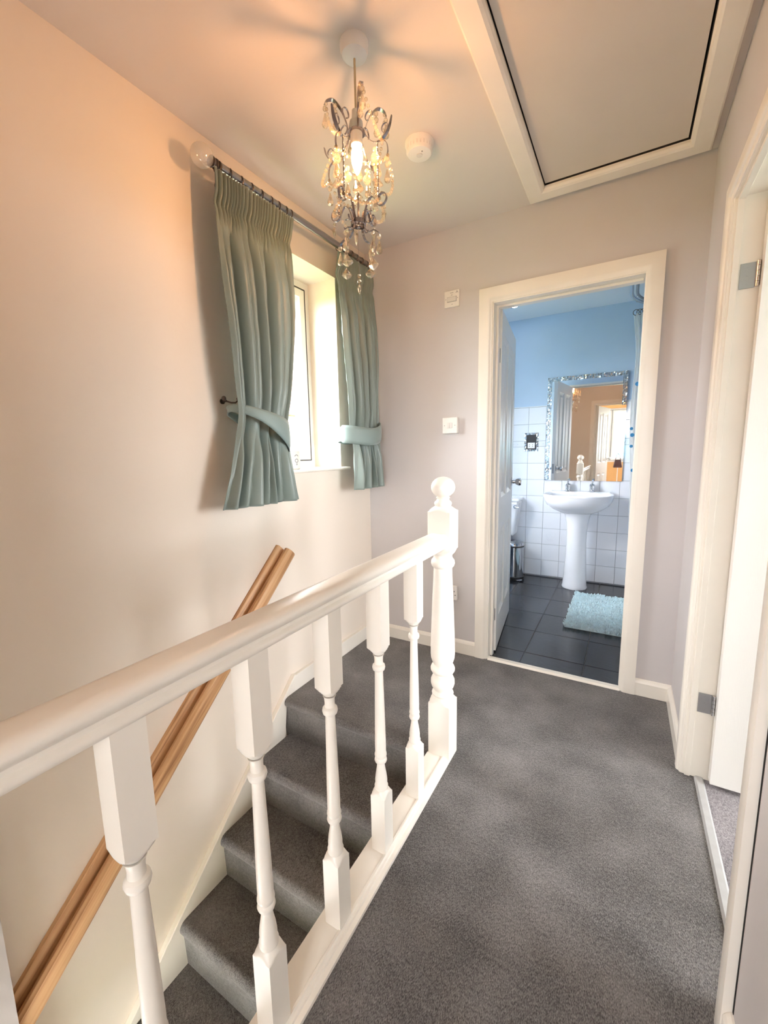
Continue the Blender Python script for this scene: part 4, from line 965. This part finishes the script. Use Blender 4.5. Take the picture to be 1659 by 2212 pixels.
# mirror with crackle mosaic border
mr = thing('wall_mirror', (1.0985, YB - 0.02, 0.930), 'large frameless wall mirror with sparkling mosaic border above the basin', 'mirror')
mx0, mx1, mz0, mz1 = 0.786, 1.411, 0.930, 1.847
MB().box(mx0, mx1, YB - 0.018, YB - 0.0085, mz0, mz1).build('mirror_glass', 'mirror', mr)
bz = MB(); rnd = random.Random(5)
def chips(x0, x1, z0, z1, nx, nz):
    for i in range(nx):
        for j in range(nz):
            xa, xb = lerp(x0, x1, i / nx), lerp(x0, x1, (i + 1) / nx); za, zb = lerp(z0, z1, j / nz), lerp(z0, z1, (j + 1) / nz)
            g = 0.0007; y = YB - 0.0185; t = [rnd.uniform(0.0006, 0.0034) for _ in range(4)]
            jx = [rnd.uniform(0, (xb - xa) * .25) for _ in range(4)]
            q = [(xa + g + jx[0] * .5, za + g), (xb - g - jx[1] * .5, za + g), (xb - g - jx[2] * .5, zb - g), (xa + g + jx[3] * .5, zb - g)]
            bz.add([(p[0], y, p[1]) for p in q] + [(p[0], y - t[k], p[1]) for k, p in enumerate(q)], [(4, 5, 6, 7), (0, 1, 5, 4), (1, 2, 6, 5), (2, 3, 7, 6), (3, 0, 4, 7)])
chips(mx0, mx1, mz1 - 0.036, mz1, 52, 3); chips(mx0, mx0 + 0.036, mz0, mz1 - 0.036, 3, 70); chips(mx1 - 0.036, mx1, 1.57, mz1 - 0.036, 3, 20)
tag(bz.build('mosaic_border', 'mosaic', mr), kind='stuff')
# shaver socket in a mosaic frame
sh = thing('shaver_socket', (0.656, YB - 0.01, 1.198), 'white shaver socket in a black and silver mosaic frame', 'socket')
bz = MB(); chips(0.594, 0.612, 1.198, 1.368, 2, 14); chips(0.700, 0.718, 1.198, 1.368, 2, 14); chips(0.612, 0.700, 1.350, 1.368, 8, 2); chips(0.612, 0.700, 1.198, 1.216, 8, 2)
bz.v = [p + V((0, 0.008, 0)) for p in bz.v]
tag(bz.build('mosaic_frame', 'mosaic', sh), kind='stuff')
MB().box(0.594, 0.718, YB - 0.0105, YB - 0.0075, 1.198, 1.368).build('backing', 'gasket', sh)
MB().box(0.624, 0.688, YB - 0.014, YB - 0.0104, 1.226, 1.278).build('outlet_plate', 'plastic', sh, bevel=0.002)
for dx, dz in ((0.641, 1.243), (0.641, 1.259), (0.669, 1.243), (0.669, 1.259)): MB().box(dx - .003, dx + .003, YB - 0.0146, YB - 0.0138, dz - .003, dz + .003).build('pin_hole', 'dark', sh)

# toilet, mostly behind the open door
to = thing('toilet', (0.37, 1.60, 0.0), 'white ceramic toilet with a tapered cistern half hidden by the open door', 'toilet')
def taper(x0, x1, y0, y1, z0, z1, k, ky): 
    cxm = (x0 + x1) / 2
    return [(cxm + (x - cxm) * (k if z == z0 else 1), (y1 - (y1 - y) * (ky if z == z0 else 1)), z) for z in (z0, z1) for x, y in ((x0, y0), (x1, y0), (x1, y1), (x0, y1))]
bf = [(3, 2, 1, 0), (4, 5, 6, 7), (0, 1, 5, 4), (1, 2, 6, 5), (2, 3, 7, 6), (3, 0, 4, 7)]
MB().add(taper(0.155, 0.590, 1.640, YB - 0.008, 0.400, 0.735, 0.80, 0.80), bf).build('cistern', 'ceramic', to, bevel=0.02, seg=4)
MB().add(taper(0.145, 0.600, 1.630, YB - 0.006, 0.735, 0.765, 0.99, 0.99), bf).build('cistern_lid', 'ceramic', to, bevel=0.010, seg=3)
MB().tube([(0.565, 1.645, 0.690), (0.565, 1.622, 0.690)], 0.016, 16).tube([(0.565, 1.624, 0.690), (0.600, 1.618, 0.684)], [0.007, 0.009], 10).build('flush_lever', 'chrome', to, smooth=True)
bowl = MB(); vs_ = []; prb = [(0.55, 0.0), (0.56, 0.03), (0.45, 0.10), (0.46, 0.20), (0.75, 0.32), (0.97, 0.38), (1.0, 0.395), (0.95, 0.40), (0.70, 0.38), (0.45, 0.28), (0.10, 0.24)]
for rad, z in prb:
    for k in range(32):
        a = 2 * pi * k / 32; vs_.append((0.335 + 0.165 * rad * cos(a), 1.39 + (0.245 if sin(a) < 0 else 0.22) * rad * sin(a), z))
bowl.add(vs_, [(i * 32 + k, i * 32 + (k + 1) % 32, (i + 1) * 32 + (k + 1) % 32, (i + 1) * 32 + k) for i in range(len(prb) - 1) for k in range(32)] + [tuple(range(31, -1, -1)), tuple(range((len(prb) - 1) * 32, len(prb) * 32))])
bowl.build('bowl', 'ceramic', to, smooth=True)
seat = MB(); vs_ = []
for rad, z in ((1.0, 0.402), (1.03, 0.408), (1.03, 0.422), (1.0, 0.430), (0.5, 0.434), (0.02, 0.434)):
    for k in range(32):
        a = 2 * pi * k / 32; vs_.append((0.335 + 0.165 * rad * cos(a), 1.39 + (0.245 if sin(a) < 0 else 0.22) * rad * sin(a), z))
seat.add(vs_, [(i * 32 + k, i * 32 + (k + 1) % 32, (i + 1) * 32 + (k + 1) % 32, (i + 1) * 32 + k) for i in range(5) for k in range(32)] + [tuple(range(31, -1, -1))]).build('seat_lid', 'plastic', to, smooth=True)

# pedal bin
BX, BY = 0.562, 1.640
pb = thing('pedal_bin', (BX, BY, 0.0), 'chrome pedal bin on the floor below the toilet cistern', 'bin')
MB().lathe([(0.094, 0.0), (0.096, 0.004), (0.096, 0.030), (0.092, 0.034)], (BX, BY, 0.0016), 36).build('base', 'blackbin', pb, smooth=True)
MB().lathe([(0.0905, 0.030), (0.0905, 0.318)], (BX, BY, 0), 36, cap=False).build('body', 'bin', pb, smooth=True)
MB().lathe([(0.0930, 0.315), (0.0940, 0.326), (0.0935, 0.330), (0.0001, 0.331)], (BX, BY, 0), 36).build('rim', 'blackbin', pb, smooth=True)
MB().lathe([(0.0930, 0.330), (0.0925, 0.341), (0.085, 0.354), (0.060, 0.364), (0.028, 0.369), (0.0001, 0.370)], (BX, BY, 0), 36).build('lid', 'bin', pb, smooth=True)
MB().box(-0.026, 0.026, -0.130, -0.088, 0.014, 0.022).xf(Matrix.Translation((BX, BY, 0)) @ Matrix.Rotation(R(38), 4, 'Z')).build('pedal', 'chrome', pb, bevel=0.002)

# shaggy bath mat
bm_ = thing('bath_mat', (1.30, 1.07, 0.002), 'fluffy pale blue bath mat on the dark tiled floor', 'bath mat')
mx_, my_ = (1.128, 1.590), (0.672, 1.415)
MB().box(mx_[0], mx_[1], my_[0], my_[1], 0.0018, 0.010).build('backing', 'mat_', bm_, bevel=0.003)
tf = MB(); rnd = random.Random(9)
vs_, fs_ = [], []
for i in range(52):
    for j in range(80):
        x = lerp(mx_[0], mx_[1], (i + rnd.random()) / 52); y = lerp(my_[0], my_[1], (j + rnd.random()) / 80)
        h = 0.016 + 0.012 * rnd.random() + 0.006 * sin(x * 40 + 3 * sin(y * 17)) * cos(y * 33); lx, ly = rnd.uniform(-.012, .012), rnd.uniform(-.014, .010); r = 0.0050 + 0.002 * rnd.random(); a0 = rnd.uniform(0, 2)
        n0 = len(vs_)
        for lev, (rr, tt) in enumerate(((r, 0.0), (r * 1.15, 0.5), (r * 0.6, 0.9))):
            for k in range(4): vs_.append((x + lx * tt + rr * cos(a0 + k * pi / 2), y + ly * tt + rr * sin(a0 + k * pi / 2), 0.008 + h * tt))
        vs_.append((x + lx, y + ly, 0.008 + h))
        for lev in range(2):
            for k in range(4): fs_.append((n0 + lev * 4 + k, n0 + lev * 4 + (k + 1) % 4, n0 + lev * 4 + 4 + (k + 1) % 4, n0 + lev * 4 + 4 + k))
        for k in range(4): fs_.append((n0 + 8 + k, n0 + 8 + (k + 1) % 4, n0 + 12))
tf.add(vs_, fs_); tag(tf.build('shaggy_pile', 'mat_', bm_), kind='stuff')

# shower rail, curtain, bath
sr = thing('shower_rail', (1.45, 0.7, 2.19), 'curved white and chrome shower rail hung below the bathroom ceiling', 'shower rail')
path = [(1.405, 0.13, 2.19), (1.405, 0.75, 2.19)] + [(1.405 + 0.42 * (1 - cos(t)), 0.95 + 0.42 * sin(t), 2.19) for t in [R(90) * k / 14 for k in range(15)]] + [(WB, 1.37, 2.19)]
MB().tube(path, 0.0115, 12).build('rail', 'chrome', sr, smooth=True)
MB().tube([(p[0] + 0.030, p[1] - 0.01, p[2]) for p in path[:-1]], 0.008, 10).build('inner_rail', 'steel', sr, smooth=True)
MB().tube([(1.44, 1.16, 2.19), (1.44, 1.16, H)], 0.008, 10).build('ceiling_support', 'chrome', sr, smooth=True)
scn = thing('shower_curtain', (1.58, 1.30, 0.35), 'white shower curtain with blue spots gathered at the end of its rail', 'shower curtain')
MB().grid(lambda u, v: (crom([(0, 1.422), (0.15, 1.450), (0.40, 1.440), (0.70, 1.468), (1.0, 1.480)], v) + 0.115 * u, 1.315 + 0.035 * sin(2 * pi * 4 * u + .6 * v), lerp(2.150, 0.36, v)), 90, 30).build('drape', 'shower', scn, smooth=True)
for zz, xx, rr in ((1.665, 1.470, 0.015), (1.352, 1.451, 0.011), (1.306, 1.458, 0.014), (1.225, 1.456, 0.011), (1.47, 1.50, 0.012), (1.80, 1.52, 0.012), (1.05, 1.475, 0.013)):
    MB().lathe([(rr, 0), (rr, 0.0008), (0.0001, 0.0008)], (0, 0, 0), 16).xf(Matrix.Translation((xx + 0.003, 1.278, zz)) @ Matrix.Rotation(pi / 2, 4, 'X')).build('blue_spot', 'bluedot', scn)
for u in range(6):
    o = bpy.data.objects.new('curtain_ring', rme); COL.objects.link(o); o.parent = scn; o.location = V((1.436 + u * 0.022, 1.32, 2.165)) - wloc(scn)
tb = thing('bathtub', (1.90, 0.95, 0.0), 'white bathtub along the far side of the bathroom behind the shower curtain', 'bathtub')
t_ = MB().frame(rect(1.60, WB - 0.004, 0.125, YB - 0.012), [(0, 0.0), (0, 0.55), (0.012, 0.56), (0.07, 0.56), (0.09, 0.54), (0.14, 0.16), (0.20, 0.12), (0.20, 0.10), (0.02, 0.10), (0.02, 0.0)], lambda u, v, h: (u, v, h))
t_.box(1.78, WB - .19, 0.31, YB - .20, 0.10, 0.121).build('tub', 'ceramic', tb, bevel=0.006)
# downlights; the third is added, unseen, to brighten the bathroom
for (x_, y_), lab in zip(((0.561, 1.418), (1.30, 0.60), (0.40, 0.55)), ('lit recessed downlight in the bathroom ceiling above the blue wall', 'lit recessed downlight in the bathroom ceiling over the bath mat', 'added unseen downlight brightening the bathroom from behind the open door')):
    dl = thing('downlight', (x_, y_, H - 0.004), lab, 'downlight', 'bathroom downlights')
    MB().lathe([(0.030, -0.001), (0.042, -0.003), (0.044, -0.0005), (0.044, 0.0)], (x_, y_, H - 0.004), 28, cap=False).build('trim_ring', 'chrome', dl, smooth=True)
    MB().lathe([(0.030, -0.0012), (0.0001, -0.0022)], (x_, y_, H - 0.004), 24).build('lens', 'spot', dl, smooth=True)

# ================================================================== SEEN IN THE MIRROR / OUTSIDE
bg = thing('handbag', (1.285, -4.22, 0.78), 'dark plum handbag hanging in the sunny bedroom, seen in the mirror', 'bag')
MB().add([(1.20, -4.27, 0.80), (1.37, -4.27, 0.80), (1.37, -4.17, 0.80), (1.20, -4.17, 0.80), (1.225, -4.25, 0.97), (1.345, -4.25, 0.97), (1.345, -4.19, 0.97), (1.225, -4.19, 0.97)], bf).build('body', 'bag', bg, bevel=0.02, seg=3)
MB().tube([(1.235, -4.22, 0.96), (1.255, -4.22, 1.06), (1.285, -4.22, 1.10), (1.315, -4.22, 1.06), (1.335, -4.22, 0.96)], 0.008, 8).build('strap', 'bag', bg, smooth=True)
cs = thing('coat_stand', (1.285, -4.36, 0.0), 'slim white stand carrying the handbag in the sunny bedroom', 'stand')
MB().tube([(1.285, -4.36, 0.02), (1.285, -4.36, 1.16)], 0.008, 10).tube([(1.285, -4.36, 1.12), (1.285, -4.29, 1.105), (1.285, -4.222, 1.085), (1.285, -4.205, 1.105)], 0.004, 8).build('pole', 'trim', cs, smooth=True)
MB().lathe([(0.11, 0), (0.11, 0.012), (0.02, 0.026)], (1.285, -4.36, 0), 24).build('base', 'trim', cs, smooth=True)
struct(MB().box(-60, 60, -80, 60, -2.95, -2.85).build('ground_outside', 'lawn'), 'sunlit green lawn outside below the landing window', 'lawn')
struct(MB().box(-1.5, 4.8, -14.0, -2.70, -2.90, -2.80).build('bounce_ground_front', 'slab'), 'added pale paving, unseen, keeping green lawn bounce out of the stairwell', 'path')  # added neutral ground so the lawn does not tint the stairwell green
nb = thing('neighbouring_house', (-9.0, 4.0, -2.85), 'buff brick neighbouring house seen through the landing window', 'building')
MB().box(-15.0, -9.0, -3.0, 12.0, -2.85, 2.6).build('brick_wall', 'brick', nb)
MB().add([(-15.3, -3.3, 2.55), (-8.6, -3.3, 2.55), (-8.6, 12.3, 2.55), (-15.3, 12.3, 2.55), (-12, -3.3, 4.9), (-12, 12.3, 4.9)], [(0, 1, 4), (1, 2, 5, 4), (2, 3, 5), (3, 0, 4, 5), (3, 2, 1, 0)]).build('roof', 'roof', nb)
for y_ in (0.5, 3.0, 5.5, 8.0):
    w_ = MB().frame(rect(y_, y_ + 1.2, -0.2, 1.1), [(0, 0), (0.07, 0), (0.07, 0.05), (0, 0.05)], lambda u, v, h: (-9.0 + h, u, v)).build('window', 'upvc', nb)
    MB().box(-9.005, -8.99, y_ + 0.07, y_ + 1.13, -0.13, 1.03).build('pane', 'glass', w_)
    MB().box(-9.0, -8.9, y_ - 0.05, y_ + 1.25, -0.30, -0.2).build('sill', 'upvc', w_)
gfh = thing('garden_hedge', (-6.6, 3.0, -2.85), 'clipped green garden hedge in front of the neighbouring house', 'hedge')
hm = MB(); rnd = random.Random(4)
for k in range(260):
    hm.sphere((-6.6 + rnd.uniform(-.35, .35), rnd.uniform(-2, 9), -2.85 + rnd.uniform(0.1, 1.55)), rnd.uniform(.14, .24), 7, 5)
tag(hm.build('foliage', 'leaf', gfh), kind='stuff')
struct(MB().box(-60, 70, -46, -44, -2.85, 0.2).build('terrain_field', 'field'), 'pale dry field beyond the sunny bedroom window', 'field')
hl = MB()
hl.grid(lambda u, v: (lerp(-90, 90, u), -70 - 8 * v, lerp(-2.85, 2.3 + 1.1 * sin(u * 17) + .6 * sin(u * 41), v)), 60, 4)
struct(hl.build('terrain_hills', 'hill'), 'hazy blue hills beyond the sunny bedroom window', 'hills')
